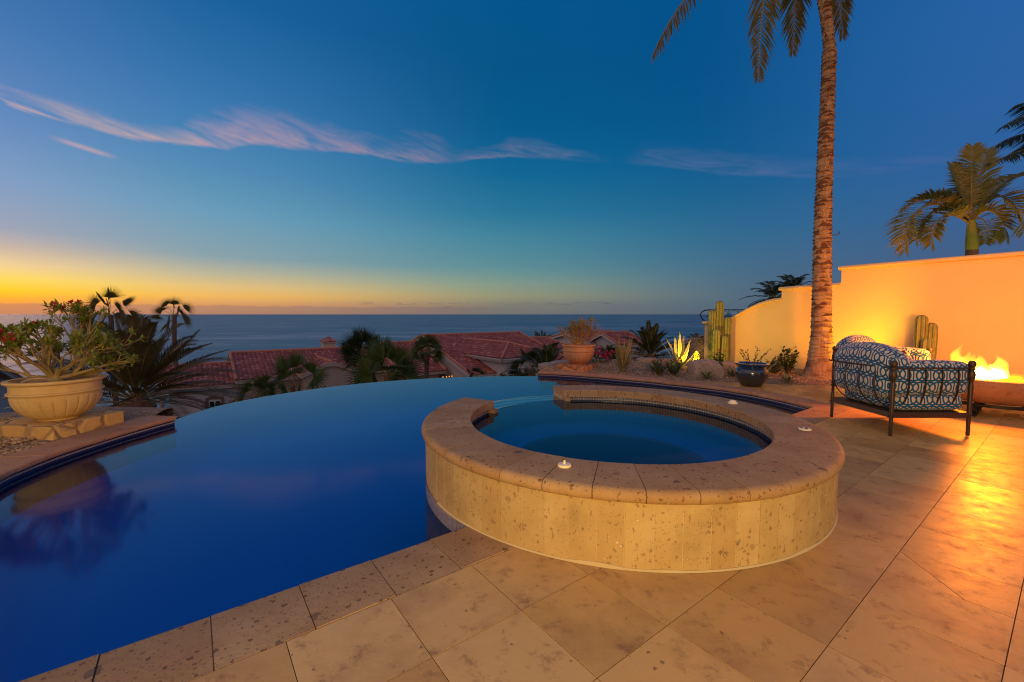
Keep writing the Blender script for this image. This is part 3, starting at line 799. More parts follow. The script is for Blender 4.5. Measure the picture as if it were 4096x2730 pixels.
# ------------------------------------------------------------------ stucco garden wall (plane U = 11.5)
W0 = [(-3.0, 2.42), (.58, 2.41), (3.22, 2.38), (3.22, 2.02), (4.40, 1.98), (4.40, 1.72), (4.60, 1.70), (4.90, 1.61), (5.2, 1.46), (5.45, 1.31), (5.60, 1.23), (5.75, 1.17), (5.95, 1.13), (6.32, 1.115)]
Wt = T('garden_wall', tuple(uv(11.5, 4, 0)), 'cream stucco garden wall stepping down and curving towards the sea', 'wall')
mb = MB(); th = .22
f = [uv(11.5, v, z - .03) for v, z in W0] + [uv(11.5, 6.32, -.5), uv(11.5, -3.0, -.5)]
bk = [p + U * th for p in f]
mb.poly(f); mb.poly(list(reversed(bk)))
for i in range(len(f)):
    j = (i + 1) % len(f); mb.poly([f[j], f[i], bk[i], bk[j]])
Wt.part('wall', mb, M['stucco'])
mb = MB()
def cap_run(pts, r=.045):
    rings = []
    pr = [(-.060, -.035), (-.072, -.01), (-.060, .02), (-.03, .04), (.24, .04), (.262, .025), (.27, 0), (.265, -.02), (.2, -.05), (0, -.05)]
    for (v, z) in pts: rings.append([uv(11.5 + a, v, z + b) for a, b in pr])
    mb.loft(rings, True, 0, True, True)
cap_run([(-3.0, 2.40), (.58, 2.39), (3.27, 2.36)]); cap_run([(3.225, 1.995), (4.45, 1.96)])
sm = crom([(4.405, 1.70), (4.60, 1.68), (4.90, 1.59), (5.2, 1.445), (5.45, 1.30), (5.60, 1.22), (5.75, 1.16), (5.95, 1.12), (6.37, 1.105)], 4); cap_run(sm)
Wt.part('cap', mb, M['stucco'])
# rubble pillar beyond the wall end
mb = MB(); mb.box((5.40, 12.35, .22), (.24, .40, .78), .1); mb.box((5.40, 12.35, .63), (.28, .44, .05), .1)
tag(mb.build('stone_pillar', M['rubble_wall']), 'low rubble stone pillar at the end of the stucco wall', 'pillar')
# wrought iron railing behind the wall
R_ = T('iron_railing', (6.3, 13, 1.0), 'dark scrolled iron railing behind the low end of the stucco wall', 'railing')
x0, x1, y0 = 5.95, 8.6, 13.0
mb = MB(); mb.tube([(x0, y0, 1.475), (x1, y0, 1.475)], .014, 6); R_.part('top_rail', mb, M['iron'])
mb = MB(); mb.tube([(x0 - .05, y0, 1.27), (x1, y0, 1.27)], .009, 6); mb.tube([(x0 - .05, y0, 1.0), (x1, y0, 1.0)], .011, 6); R_.part('lower_rail', mb, M['iron'])
mb = MB()
mb.tube([(x0 + .02, y0, 1.475), (x0 - .10, y0, 1.455), (x0 - .19, y0, 1.40), (x0 - .215, y0, 1.32), (x0 - .17, y0, 1.22), (x0 - .10, y0, 1.15), (x0 - .02, y0, 1.10), (x0 - .02, y0, .95)], .017, 6); R_.part('end_scroll', mb, M['iron'])
for k in range(9):
    x = x0 + .30 * k + .05; mb = MB(); mb.tube([(x, y0, .95), (x, y0, 1.475)], .010, 6); R_.part('baluster', mb, M['iron'])
    mb = MB()
    for sgn in (-1, 1):
        c = x + .15; pts = [(c + sgn * (.11 * math.cos(t) ), y0, 1.365 + .085 * math.sin(t)) for t in [(-1.2 + .35 * i) for i in range(9)]]
        mb.tube(pts, .006, 5)
    for sgn in (-1, 1): mb.tube([(x + sgn * (.02 + .035 * math.sin(t) * (1 - t / 9)), y0, 1.30 + .03 * t / 2) for t in [i * .5 for i in range(9)]], .005, 5)
    R_.part('scroll', mb, M['iron'])

# ------------------------------------------------------------------ houses down the slope
def roof_plane(mb, P0, along, L, down, run, drop, cw=.27, rh=.36, clipf=None, seg=4, amp=.07):
    """barrel tiles: P0 is one ridge end, along/down are unit horizontals; run and drop give the slope"""
    sl = math.hypot(run, drop); dn = (down * run - Z * drop) / sl; nr = along.cross(dn);
    if nr.z < 0: nr = -nr
    nr.normalize(); nrow = max(1, round(sl / rh)); rl = sl / nrow; ncol = max(1, round(L / cw)); w = L / ncol
    for c in range(ncol):
        for r in range(nrow):
            a, t = (c + .5) * w, (r + .5) / nrow
            if clipf and not clipf(a, t): continue
            o = P0 + along * (c * w) + dn * (r * rl); pts = []
            for j in range(seg + 1):
                x = j / seg; h = amp * math.sin(PI * x)
                pts.append((x * w, h))
            A = [o + along * x + nr * (h * .8 + .0) for x, h in pts]
            B = [o + along * x + dn * (rl * 1.04) + nr * (h + .022) for x, h in pts]
            ia = [mb.vert(p) for p in A]; ib = [mb.vert(p) for p in B]; ic = [mb.vert(o + along * x + dn * (rl * 1.04)) for x, h in pts]
            for j in range(seg):
                mb.face((ia[j], ia[j + 1], ib[j + 1], ib[j]), 0, None, True); mb.face((ib[j], ib[j + 1], ic[j + 1], ic[j]))
def capline(mb, a, b, r=.10, step=.34):
    a, b = Vector(a), Vector(b); L = (b - a).length; n = max(1, int(L / step)); d = (b - a) / n
    for i in range(n): mb.tube([a + d * i + Z * .02, a + d * (i + 1.06) + Z * .035], [r * .85, r], 8, 0)
def slab(mb, a, b, h, t, d):
    """a board of height h hung under the line a-b, thickness t towards d"""
    a, b = Vector(a), Vector(b); q = [a, b, b - Z * h, a - Z * h]; e = [p + d * t for p in q]
    mb.poly(q); mb.poly(list(reversed(e)))
    for i in range(4): j = (i + 1) % 4; mb.poly([q[j], q[i], e[i], e[j]])
def wallbox(mb, u0, u1, v0, v1, z0, z1):
    q = [uv(u0, v0), uv(u1, v0), uv(u1, v1), uv(u0, v1)]
    for i in range(4):
        a, b = q[i], q[(i + 1) % 4]; mb.poly([a + Z * z0, b + Z * z0, b + Z * z1, a + Z * z1])
def gable_house(name, label, cat, u0, u1, vr, zr, vf, zf, back=4.0, base=-14, wall='house_wall', inset=.45, trim='house_trim', cw=.27, seg=4, ends=(1, 1)):
    """ridge along U at v=vr, front eave at v=vf, mirrored rear slope"""
    t = T(name, tuple(uv((u0 + u1) / 2, vr, zf)), label, cat)
    run, drop = vr - vf, zr - zf; sl = drop / run
    mb = MB(); roof_plane(mb, uv(u0, vr, zr), U, u1 - u0, -V, run, drop, cw, .36, None, seg)
    roof_plane(mb, uv(u0, vr, zr), U, u1 - u0, V, back, back * sl, cw * 2, .72, None, 3)
    o = [uv(u0, vf, zf - .02), uv(u0, vr, zr - .02), uv(u0, vr + back, zr - back * sl - .02)]; p = [q + U * (u1 - u0) for q in o]
    for i in (0, 1): mb.poly([o[i], p[i], p[i + 1], o[i + 1]], 1); mb.poly([q - Z * .1 for q in (o[i + 1], p[i + 1], p[i], o[i])], 1)
    roof = t.part('roof', mb, [M['tile'], M[trim]])
    mb = MB(); capline(mb, uv(u0, vr, zr + .05), uv(u1, vr, zr + .05))
    for e, (uu, sg) in zip(ends, ((u0 + .08, 1), (u1 - .08, -1))):
        if e: capline(mb, uv(uu, vr, zr + .05), uv(uu, vf, zf + .05)); capline(mb, uv(uu, vr, zr + .05), uv(uu, vr + back, zr - back * sl + .05))
    t.part('ridge_cap', mb, M['ridge'], parent=roof)
    mb = MB()
    slab(mb, uv(u0 + .05, vf + .04, zf - .02), uv(u1 - .05, vf + .04, zf - .02), .24, .08, V)
    for uu in (u0 + .02, u1 - .10):
        slab(mb, uv(uu, vf, zf - .03), uv(uu, vr, zr - .03), .26, .08, U); slab(mb, uv(uu, vr, zr - .03), uv(uu, vr + back, zr - back * sl - .03), .26, .08, U)
    t.part('eave_trim', mb, M[trim])
    mb = MB(); a, b = u0 + inset, u1 - inset; vw, vb = vf + inset, vr + back - inset; zt = zf + inset * sl - .08
    wallbox(mb, a, b, vw, vb, base, zt)
    for uu in (a, b): mb.poly([uv(uu, vw, zt), uv(uu, vb, zt), uv(uu, vr, zr - .10)])
    t.part('wall', mb, M[wall]); return t
def window(t, u, v, z, w, h, axis='u', surround=False, lit=False):
    """window on a front face (normal -V)"""
    mb = MB(); c = uv(u, v - .03, z)
    for dx, dz, sx, sz in ((-w / 2, 0, .07, h), (w / 2, 0, .07, h), (0, h / 2, w, .07), (0, -h / 2, w, .07), (0, 0, .05, h)):
        p = c + U * dx + Z * dz; mb.box(p, (sx + .02, .08, sz + .02), math.atan2(.6, .8))
    f = t.part('window', mb, M['window_frame'])
    mb = MB(); mb.box(c + V * .02, (w, .03, h), math.atan2(.6, .8)); t.part('pane', mb, M['glass'], parent=f)
    if surround:
        mb = MB(); top = z + h / 2 + .12; pts = []
        for i in range(13):
            x = -w * .75 + w * 1.5 * i / 12; pts.append((x, top + .10 + .12 * max(0, math.cos(x / (w * .75) * PI * .75))))
        for i in range(12):
            x, q = pts[i]; x2, q2 = pts[i + 1]
            A = [uv(u + x, v - .10, top), uv(u + x2, v - .10, top), uv(u + x2, v - .10, q2), uv(u + x, v - .10, q)]; B = [p + V * .11 for p in A]
            mb.poly(A); mb.poly(list(reversed(B))); mb.poly([A[3], A[2], B[2], B[3]]); mb.poly([A[0], B[0], B[1], A[1]])
        for s_ in (-1, 1): mb.box(uv(u + s_ * w * .64, v - .05, z - .05), (w * .26, .10, h + .3), math.atan2(.6, .8))
        t.part('surround', mb, M['brown_trim'], parent=f)

HA = gable_house('villa', 'long villa with pink barrel tile roof and a gabled bay', 'house', 2.0, 12.5, 36.0, -1.44, 31.5, -2.78)
mb = MB()                                     # gabled bay on the front of the long villa
ub, hw, vf2, zr2, zf2 = 7.45, 1.9, 30.3, -1.93, -2.62
for sg in (-1, 1): roof_plane(mb, uv(ub, 34.6, zr2), -V, 34.6 - vf2, U * sg, hw, zr2 - zf2, .27, .36, None, 4)
o = HA.part('bay_roof', mb, M['tile']); mb = MB(); capline(mb, uv(ub, 34.6, zr2 + .05), uv(ub, vf2, zr2 + .05)); HA.part('ridge_cap', mb, M['ridge'], parent=o)
mb = MB()
for sg in (-1, 1):
    pts = [(0, zr2), (.35, zr2 - .03), (hw, zf2)]
    for (a, za), (b, zb) in zip(pts, pts[1:]): slab(mb, uv(ub + sg * a, vf2 - .02, za - .02), uv(ub + sg * b, vf2 - .02, zb - .02), .22, .12, V); slab(mb, uv(ub + sg * a, vf2 - .06, za + .02), uv(ub + sg * b, vf2 - .06, zb + .02), .08, .12, V)
    slab(mb, uv(ub + sg * hw, vf2, zf2), uv(ub + sg * hw, 33, zf2), .2, .08, U * -sg)
HA.part('bay_trim', mb, M['house_trim'])
mb = MB(); wallbox(mb, ub - 1.62, ub + 1.62, vf2 + .16, 33, -14, zf2 + .0); mb.poly([uv(ub - 1.62, vf2 + .16, zf2), uv(ub + 1.62, vf2 + .16, zf2), uv(ub + .3, vf2 + .16, zr2 - .14), uv(ub - .3, vf2 + .16, zr2 - .14)])
HA.part('bay_wall', mb, M['house_wall'])
mb = MB(); c = uv(8.95, 37.2, -1.38); mb.box(c, (.95, .75, .8), math.atan2(.6, .8)); mb.box(c + Z * .40, (1.12, .92, .1), math.atan2(.6, .8)); ch = HA.part('chimney', mb, M['house_trim'])
mb = MB()
for sg in (-1, 1):
    roof_plane(mb, c + Z * .86 - U * .10, U, .2, V * sg, .56, .34, .2, .3, None, 3)
    q = [c + Z * .86 - U * .1, c + Z * .86 + U * .1]
for s_ in (-1, 1):
    a = c + Z * .50; e = [a + U * (-.68) + V * (s_ * .56), a + U * .68 + V * (s_ * .56), c + Z * .86 + U * .10, c + Z * .86 - U * .10]; mb.poly(e)
    mb.poly([a + U * (s_ * .68) - V * .56, a + U * (s_ * .68) + V * .56, c + Z * .86 + U * (s_ * .10)])
HA.part('chimney_hood', mb, M['tile'], parent=ch)
HB = gable_house('villa_wing', 'low tiled wing with a brown framed window at the left end of the long villa', 'house', -1.7, 2.9, 35.0, -2.03, 31.9, -3.02, back=2.5, wall='house_white')
window(HB, .95, 32.32, -4.55, .62, 1.0, surround=True); window(HB, -1.0 + .35, 32.32, -5.2, .75, .8)
mb = MB(); p = uv(-1.6, 32.1, 0); mb.tube([(p.x, p.y, -7), (p.x, p.y, -3.3)], .11, 10); mb.box((p.x, p.y, -3.35), (.32, .32, .14), .64); HB.part('column', mb, M['house_trim'])
HA2 = gable_house('middle_villa', 'villa roof between the long villa and the tall white gable, behind the slim palm', 'house', 12.75, 16.25, 35.5, -1.15, 30.4, -3.15)
HC = gable_house('large_villa', 'largest villa roof, ridge reaching the centre of the view with a white gable edge', 'house', 16.3, 27.6, 35.4, -.60, 26.8, -3.17, trim='house_white', wall='house_white')
HD = T('hipped_wing', tuple(uv(20.6, 28, -2)), 'white walled wing with hipped tile roof and bright terracotta ridge', 'house')
mb = MB(); ur, hw, v0, v1, zr, zf = 20.6, 2.5, 25.4, 34.5, -1.0, -1.92
L = v1 - (v0 + hw)
def hip(a, t): return a < L + 2.5 * t
for sg in (-1, 1): roof_plane(mb, uv(ur, v1, zr), -V, v1 - v0, U * sg, hw, zr - zf, .26, .34, lambda a, t: a < L + hw * t, 4)
roof_plane(mb, uv(ur - hw, v0 + hw, zr), U, 2 * hw, -V, hw, zr - zf, .26, .34, lambda a, t: abs(a - hw) < hw * t, 4)
for q in ([uv(ur, v1, zr), uv(ur, v0 + hw, zr), uv(ur - hw, v0, zf), uv(ur - hw, v1, zf)], [uv(ur, v1, zr), uv(ur, v0 + hw, zr), uv(ur + hw, v0, zf), uv(ur + hw, v1, zf)], [uv(ur, v0 + hw, zr), uv(ur - hw, v0, zf), uv(ur + hw, v0, zf)]):
    mb.poly([p - Z * .02 for p in q], 0); mb.poly([p - Z * .12 for p in reversed(q)], 1)
ro = HD.part('roof', mb, [M['tile'], M['house_white']])
mb = MB(); capline(mb, uv(ur, v1, zr + .04), uv(ur, v0 + hw, zr + .04)); capline(mb, uv(ur, v0 + hw, zr + .04), uv(ur - hw, v0, zf + .05)); capline(mb, uv(ur, v0 + hw, zr + .04), uv(ur + hw, v0, zf + .05)); HD.part('ridge_cap', mb, M['ridge'], parent=ro)
mb = MB()
for i, (h, off) in enumerate(((.10, .0), (.12, .08), (.10, .16))):
    e = off; z = zf - .04 - i * .10
    slab(mb, uv(ur - hw + e, v0 + e, z), uv(ur - hw + e, v1, z), h, .1, U); slab(mb, uv(ur - hw + e, v0 + e, z), uv(ur + hw - e, v0 + e, z), h, .1, V); slab(mb, uv(ur + hw - e, v0 + e, z), uv(ur + hw - e, v1, z), h, .1, -U)
HD.part('eave_trim', mb, M['house_white'])
mb = MB(); wallbox(mb, ur - hw + .5, ur + hw - .5, v0 + .5, v1, -14, zf - .2); HD.part('wall', mb, M['house_white'])
gable_house('villa_annex', 'low tiled annex stepping down right of the largest villa roof', 'house', 27.65, 31.2, 35.4, -1.22, 31.0, -2.12)
gable_house('far_villa', 'far villa with a small white gable behind the terracotta urn', 'house', 36.8, 45.5, 38.2, -.95, 34.0, -2.0, trim='house_white', wall='house_white')
gable_house('far_villa', 'far villa with a raised roof and a white eave right of the terracotta urn', 'house', 37.5, 42.5, 33.0, -.82, 30.2, -2.1, back=2.0, trim='house_white', wall='house_white')
gable_house('far_villa', 'far dark red roof behind the lit agave', 'house', 46.0, 53.0, 25.5, -1.15, 21.0, -2.6, trim='house_white')
gable_house('left_villa', 'mauve tiled roof at the far left edge behind the potted desert rose', 'house', -18.5, -8.0, 33.4, -1.30, 30.2, -2.35, wall='house_white')
for k, (nx, ny) in enumerate(((1772, 1511), (1786, 1510), (1797, 1508.5), (1808, 1507.5))):
    p = at(nx, ny - 1.5, 30.0); mb = MB(); mb.lathe([(.022, -.03), (.03, -.025), (.032, .03), (.02, .042), (.001, .045)], p, 10)
    o = mb.build('candle_lamp', M['lamp']); tag(o, 'tiny lit orange candle lamp on the villa terrace, ' + ['leftmost and half hidden', 'second from the left', 'third from the left', 'rightmost and brightest'][k], 'lamp', 'lit candle lamps on the villa terrace')
# ------------------------------------------------------------------ plants
def perp(t):
    a = Vector((0, 0, 1)) if abs(t.z) < .95 else Vector((0, 1, 0))
    s_ = t.cross(a).normalized(); return s_, s_.cross(t).normalized()
def frond(mb, ctrl, nl=34, ll=.4, lw=.022, vee=.35, fwd=.55, droop=.25, t0=.15, mi=0, mr_=1, rr=.016, jit=.12, prof=None, roll=0.0):
    """pinnate leaf along a bezier; leaflets as tapered folded blades"""
    N_ = 24; pts = bez(ctrl, N_); mb.tube(pts, [rr * (1 - .85 * i / N_) for i in range(N_ + 1)], 5, mr_)
    for k in range(nl):
        t = t0 + (1 - t0) * (k + .5) / nl; x = t * N_; i = min(int(x), N_ - 1); p = pts[i].lerp(pts[i + 1], x - i)
        tg = (pts[min(i + 1, N_)] - pts[max(i - 1, 0)]).normalized(); s_, up = perp(tg)
        if roll: s_, up = s_ * math.cos(roll) + up * math.sin(roll), up * math.cos(roll) - s_ * math.sin(roll)
        sz = prof(t) if prof else (math.sin(PI * min(1, .18 + .80 * t)) ** .6)
        for sg in (-1, 1):
            L = ll * sz * random.uniform(.85, 1.1); f = fwd + .5 * t * t
            d = (s_ * sg * math.cos(vee) + up * math.sin(vee) + tg * f + Vector([random.uniform(-jit, jit) for _ in range(3)])).normalized()
            a = p; b = p + d * L * .5; c = p + d * L; c.z -= droop * L; b.z -= droop * L * .25
            w = (d.cross(up)).normalized() * lw * (.6 + .5 * sz); nn = w.cross(d).normalized() * lw * .3
            m1 = a.lerp(b, .55)
            ia = [mb.vert(q) for q in (a - w * .3, a + w * .3, b - w + nn, b + w + nn, c)]
            mb.face((ia[0], ia[1], ia[3], ia[2]), mi); mb.face((ia[2], ia[3], ia[4]), mi)
def dirv(az, el): a, e = math.radians(az), math.radians(el); return Vector((math.sin(a) * math.cos(e), math.cos(a) * math.cos(e), math.sin(e)))
def arch(base, az, el, L, sag):
    d = dirv(az, el); h = Vector((d.x, d.y, 0))
    return [base, base + d * L * .38, base + d * L * .75 - Z * sag * L * .35, base + d * L * .95 + h * .1 * L - Z * sag * L]
def fan(mb, base, d, pet, R, seg=26, spread=2.35, fold=.05, droop=.3, mi=0, mr_=1, pr=.012, split=.38):
    """palmate leaf: petiole and pleated blade split into fingers"""
    tip = base + d * pet - Z * pet * .12; mb.tube(bez([base, base + d * pet * .6 + Z * pet * .05, tip], 5), [pr, pr, pr * .9, pr * .8, pr * .7, pr * .6], 5, mr_)
    s_, up = perp(d); dd = (d - Z * .15).normalized(); s_, up = perp(dd); hz = random.uniform(0, 2 * PI); nn_ = Z * .35 + Vector((math.cos(hz), math.sin(hz), 0)) * .9; nn_ = nn_ - dd * nn_.dot(dd); up = nn_.normalized() if nn_.length > .2 else up; s_ = dd.cross(up).normalized()
    for k in range(seg):
        a0 = -spread + 2 * spread * k / seg; a1 = -spread + 2 * spread * (k + 1) / seg; am = (a0 + a1) / 2
        L = R * (.72 + .28 * math.cos(am * .55)) * random.uniform(.93, 1.05)
        def pt(a, r, lift): 
            q = tip + (dd * math.cos(a) + s_ * math.sin(a)) * r + up * (lift + .10 * R * abs(math.sin(a)) * (r / R)); q.z -= droop * (r / R) ** 2 * R * (.5 + .5 * abs(math.sin(a))); return q
        i = [mb.vert(tip), mb.vert(pt(a0, L * split, -fold * R * .3)), mb.vert(pt(am, L * split, fold * R * .5)), mb.vert(pt(a1, L * split, -fold * R * .3))]
        t = pt(am + random.uniform(-.03, .03), L, 0); t.z -= L * .10 * droop * random.uniform(.6, 2.2); j = mb.vert(t)
        mb.face((i[0], i[1], i[2]), mi); mb.face((i[0], i[2], i[3]), mi); mb.face((i[1], j, i[2]), mi); mb.face((i[2], j, i[3]), mi)
def fan_palm(name, c, R, label, n=20, base=None, mat='fan_leaf', group=None, trunk=.13, pet=.55, seed=1, droop=.3, el=(85, -25), rt=.42):
    random.seed(seed); zb = base if base is not None else terr(c.x, c.y) - .3
    t = T(name, (c.x, c.y, zb), label, 'palm', group)
    mb = MB(); H = c.z - zb; m = max(6, int(H / .25))
    mb.tube([(c.x + .05 * math.sin(i * .3), c.y, zb + H * i / m) for i in range(m + 1)], [trunk * (1.25 - .3 * i / m + (.10 if i % 2 else 0)) for i in range(m + 1)], 9); t.part('trunk', mb, M['palm_bark'])
    mb = MB()
    for k in range(n):
        f = k / (n - 1); e = el[0] + (el[1] - el[0]) * f ** .8; az = k * 137.5 + random.uniform(-15, 15)
        fan(mb, c - Z * .05 * f, dirv(az, e), R * pet * random.uniform(.85, 1.1), R * rt * random.uniform(.9, 1.1), 22, 1.9 if f > .3 else 1.4, .06, droop * (.4 + f))
    t.part('crown', mb, [M[mat], M['petiole']]); random.seed(seed + 99); return t
def blade(mb, base, d, L, w, curve=.2, thick=.25, mi=0, n=7, twist=0, tipc=.0, belly=.35):
    """fleshy agave-like blade with uv.x across it"""
    s_, up = perp(d); 
    if abs(d.z) > .95: s_, up = Vector((1, 0, 0)), Vector((0, 1, 0))
    h = Vector((d.x, d.y, 0)); h = h.normalized() if h.length > .05 else up
    rows = []
    for i in range(n + 1):
        t = i / n; p = base + d * L * t + h * curve * L * t * t - Z * curve * L * .55 * t ** 3 + s_ * tipc * t * t * L
        wd = w * (.55 + 1.3 * t) if t < belly else w * (1 + .0) * (1 - ((t - belly) / (1 - belly)) ** 1.7); wd = max(wd, .001); wd = min(wd, w)
        rows.append([p - s_ * wd, p - s_ * wd * .5 - up * wd * thick, p - up * wd * thick * 1.3, p + s_ * wd * .5 - up * wd * thick, p + s_ * wd, p + up * wd * .02])
    ids = [[mb.vert(q) for q in r] for r in rows]; us = [0, .25, .5, .75, 1, .5, 0]
    for i in range(n):
        for j in range(6):
            k = (j + 1) % 6; a, b = us[j], us[j + 1]
            if j == 4: a, b = 1, .5
            if j == 5: a, b = .5, 0
            mb.face((ids[i][j], ids[i][k], ids[i + 1][k], ids[i + 1][j]), mi, [(a, i / n), (b, i / n), (b, (i + 1) / n), (a, (i + 1) / n)], True)
def rosette(name, loc, n, L, w, label, cat, mat, el=(80, 20), curve=.2, group=None, seed=3, up=0.0, az0=0):
    random.seed(seed); t = T(name, loc, label, cat, group); mb = MB(); b = Vector(loc)
    for k in range(n):
        f = k / max(1, n - 1); e = el[0] + (el[1] - el[0]) * f; az = az0 + k * 137.5 + random.uniform(-12, 12)
        blade(mb, b + Z * .02, dirv(az, e + random.uniform(-6, 6)), L * random.uniform(.8, 1.1) * (.85 + .15 * f), w * random.uniform(.85, 1.1), curve * random.uniform(.5, 1.3), .22)
    t.part('blade_cluster', mb, M[mat]); return t
def leaf(mb, p, d, L, w, mi=0):
    s_, up = perp(d); a = mb.vert(p); b = mb.vert(p + d * L * .45 + s_ * w); c = mb.vert(p + d * L - up * L * .1); e = mb.vert(p + d * L * .45 - s_ * w); m = mb.vert(p + d * L * .5 - up * w * .35)
    mb.face((a, b, m), mi); mb.face((b, c, m), mi); mb.face((c, e, m), mi); mb.face((e, a, m), mi)
def flower(mb, p, r, mi=0, n=5):
    ax = Vector([random.uniform(-1, 1), random.uniform(-1.5, .2), random.uniform(-.2, 1)]).normalized(); s_, up = perp(ax)
    for k in range(n):
        a = 2 * PI * k / n + random.random() * .3; d = (s_ * math.cos(a) + up * math.sin(a) + ax * .45).normalized(); leaf(mb, p, d, r, r * .38, mi)
def shrub(name, loc, h, w, label, n=9, leaves=26, ll=.07, lw=.02, mat='bush_leaf', fmat='petal', nf=6, fr=.03, seed=5, group=None, stem='stem', lean=0.0, cat='shrub', start=.25, sr=.010):
    random.seed(seed); b = Vector(loc); t = T(name, loc, label, cat, group); ms, ml, mf = MB(), MB(), MB()
    tips = []
    for k in range(n):
        a = k * 2.4 + random.uniform(-.4, .4); r = w * random.uniform(.15, 1) ** .7; top = b + Vector((math.cos(a) * r + lean * h, math.sin(a) * r, h * random.uniform(.6, 1.0) * (1 - .25 * r / w)))
        pts = bez([b + Vector((math.cos(a) * .02, math.sin(a) * .02, 0)), b + Vector((math.cos(a) * r * .6, math.sin(a) * r * .6, h * .3)), top], 8); ms.tube(pts, [sr * (1.2 - i * .1) for i in range(9)], 5); tips.append(top)
        for q in range(leaves):
            f = start + (1 - start) * q / leaves; x = f * 8; i = min(int(x), 7); p = pts[i].lerp(pts[i + 1], x - i)
            d = Vector((random.uniform(-1, 1), random.uniform(-1, 1), random.uniform(-.2, .9))).normalized(); leaf(ml, p, d, ll * random.uniform(.7, 1.2), lw)
    t.part('stem_cluster', ms, M[stem]); t.part('foliage', ml, M[mat])
    if nf:
        for k in range(nf):
            p = tips[k % len(tips)] + Vector([random.uniform(-1, 1) * fr * 1.6 for _ in range(3)]) + Z * fr
            for q in range(2): flower(mf, p + Vector([random.uniform(-.5, .5) * fr for _ in range(3)]), fr)
            if nf <= 60: t.part('flower', mf, M[fmat]); mf = MB()
        if nf > 60: t.part('flower_cluster', mf, M[fmat])
    return t

# coconut palm beside the wall
K = T('coconut_palm', (6.43, 8.88, 0), 'tall coconut palm with ringed trunk rising in front of the stucco wall', 'palm')
spine = [(3290, 1518, 84), (3289, 1495, 70), (3288, 1470, 60), (3287, 1440, 52), (3286, 1400, 45), (3286, 1340, 40), (3286, 1250, 38), (3288, 1100, 36), (3291, 900, 33.5), (3297, 733, 31), (3303, 580, 29), (3309, 440, 27.5), (3314, 300, 26.5), (3318, 215, 26), (3317, 180, 21.5), (3308, 90, 22), (3297, 0, 24), (3280, -90, 27), (3262, -190, 22)]
prof = [(-.1, .44, at(3290, 1518, 8.88).x, 8.88)] + [(at(x, y, 8.88).z, (r * .93 - (2.2 if y < 1400 else 0)) / FX * 8.88, at(x, y, 8.88).x, 8.88) for x, y, r in spine]
def pinter(z):
    for a, b in zip(prof, prof[1:]):
        if z <= b[0]:
            t = (z - a[0]) / (b[0] - a[0]); return [a[i] + (b[i] - a[i]) * t for i in range(4)]
    return prof[-1]
mb = MB(); z = -.1; rings = []; nn = 44; random.seed(11)
while z < prof[-1][0] - .12:
    step = random.uniform(.055, .10) * (1.25 if z < 3 else 1) ; dep = random.uniform(.5, 1.2)
    tx, ty = random.uniform(-.10, .10), random.uniform(-.06, .06)
    for q, (dz, dr) in enumerate(((0, .016), (.14, .006), (.42, .001), (.93, -.004), (.99, .014))):
        zz = z + step * dz; _, r, cx, cy = pinter(zz); k = .25 if zz < .35 else 1
        rings.append([(cx + (r + dr * dep * k + .010 * noise.noise(Vector((math.cos(2 * PI * j / nn) * 3, math.sin(2 * PI * j / nn) * 3, zz * 9)))) * math.cos(2 * PI * j / nn), cy + (r + dr * dep * k + .010 * noise.noise(Vector((math.cos(2 * PI * j / nn) * 3 + 5, math.sin(2 * PI * j / nn) * 3, zz * 9)))) * math.sin(2 * PI * j / nn), zz + k * (tx * r * math.cos(2 * PI * j / nn) + ty * r * math.sin(2 * PI * j / nn))) for j in range(nn)])
    z += step
mb.loft(rings, True, 0, True, True)
tr = K.part('trunk', mb, M['coco'], 50); vals = []
for i in range(len(rings)):
    k = i % 5; r_ = i // 5
    for j in range(nn):
        t = 2 * PI * j / nn; q = noise.noise(Vector((math.cos(t) * 1.2, math.sin(t) * 1.2 + 4, r_ * .83))) + .25 * noise.noise(Vector((math.cos(t) * 4, math.sin(t) * 4, r_ * 5.1)))
        zz = rings[i][j][2]; f = 0 if zz < .3 else min(1, (zz - .3) * 1.5); base = (.75, .62, .30, .05, .80)[k]
        vals.append(f * max(0, min(1, base + (q * 1.9 - .10) * (1, 1, .9, .35, 1)[k] - (.12 if zz < 2 else 0))))
at_ = tr.data.attributes.new('scar', 'FLOAT', 'POINT'); at_.data.foreach_set('value', vals)
for (a, b) in (((6.60, 8.80), 2.95), ((6.26, 8.80), 3.0)):
    mb = MB(); x, y = a; sg = 1 if x > 6.45 else -1; mb.tube([(x - sg * .06, y, b), (x, y, b), (x + sg * .05, y - .02, b + .03), (x + sg * .04, y - .02, b + .07)], .008, 5); K.part('hook', mb, M['metal'])
cr = at(3266, -165, 8.88); random.seed(21)
def crown_frond(tip, mid, ll=.48, nl=64, **k):
    mb = MB(); frond(mb, [cr, mid, tip + (mid - tip) * .25 + Z * .3, tip], nl, ll, .022, -.35, .85, .45, .12, rr=.03, jit=.16, **k); K.part('frond', mb, [M['palm_leaf'], M['petiole']])
crown_frond(at(2610, 225, 8.0), at(2930, -330, 8.4), .56)
crown_frond(at(3032, 320, 7.2), at(3060, -440, 7.8), .46)
crown_frond(at(3170, 215, 10.6), at(3190, -330, 10.0), .5)
crown_frond(at(3370, 150, 10.4), at(3330, -330, 10.0), .5)
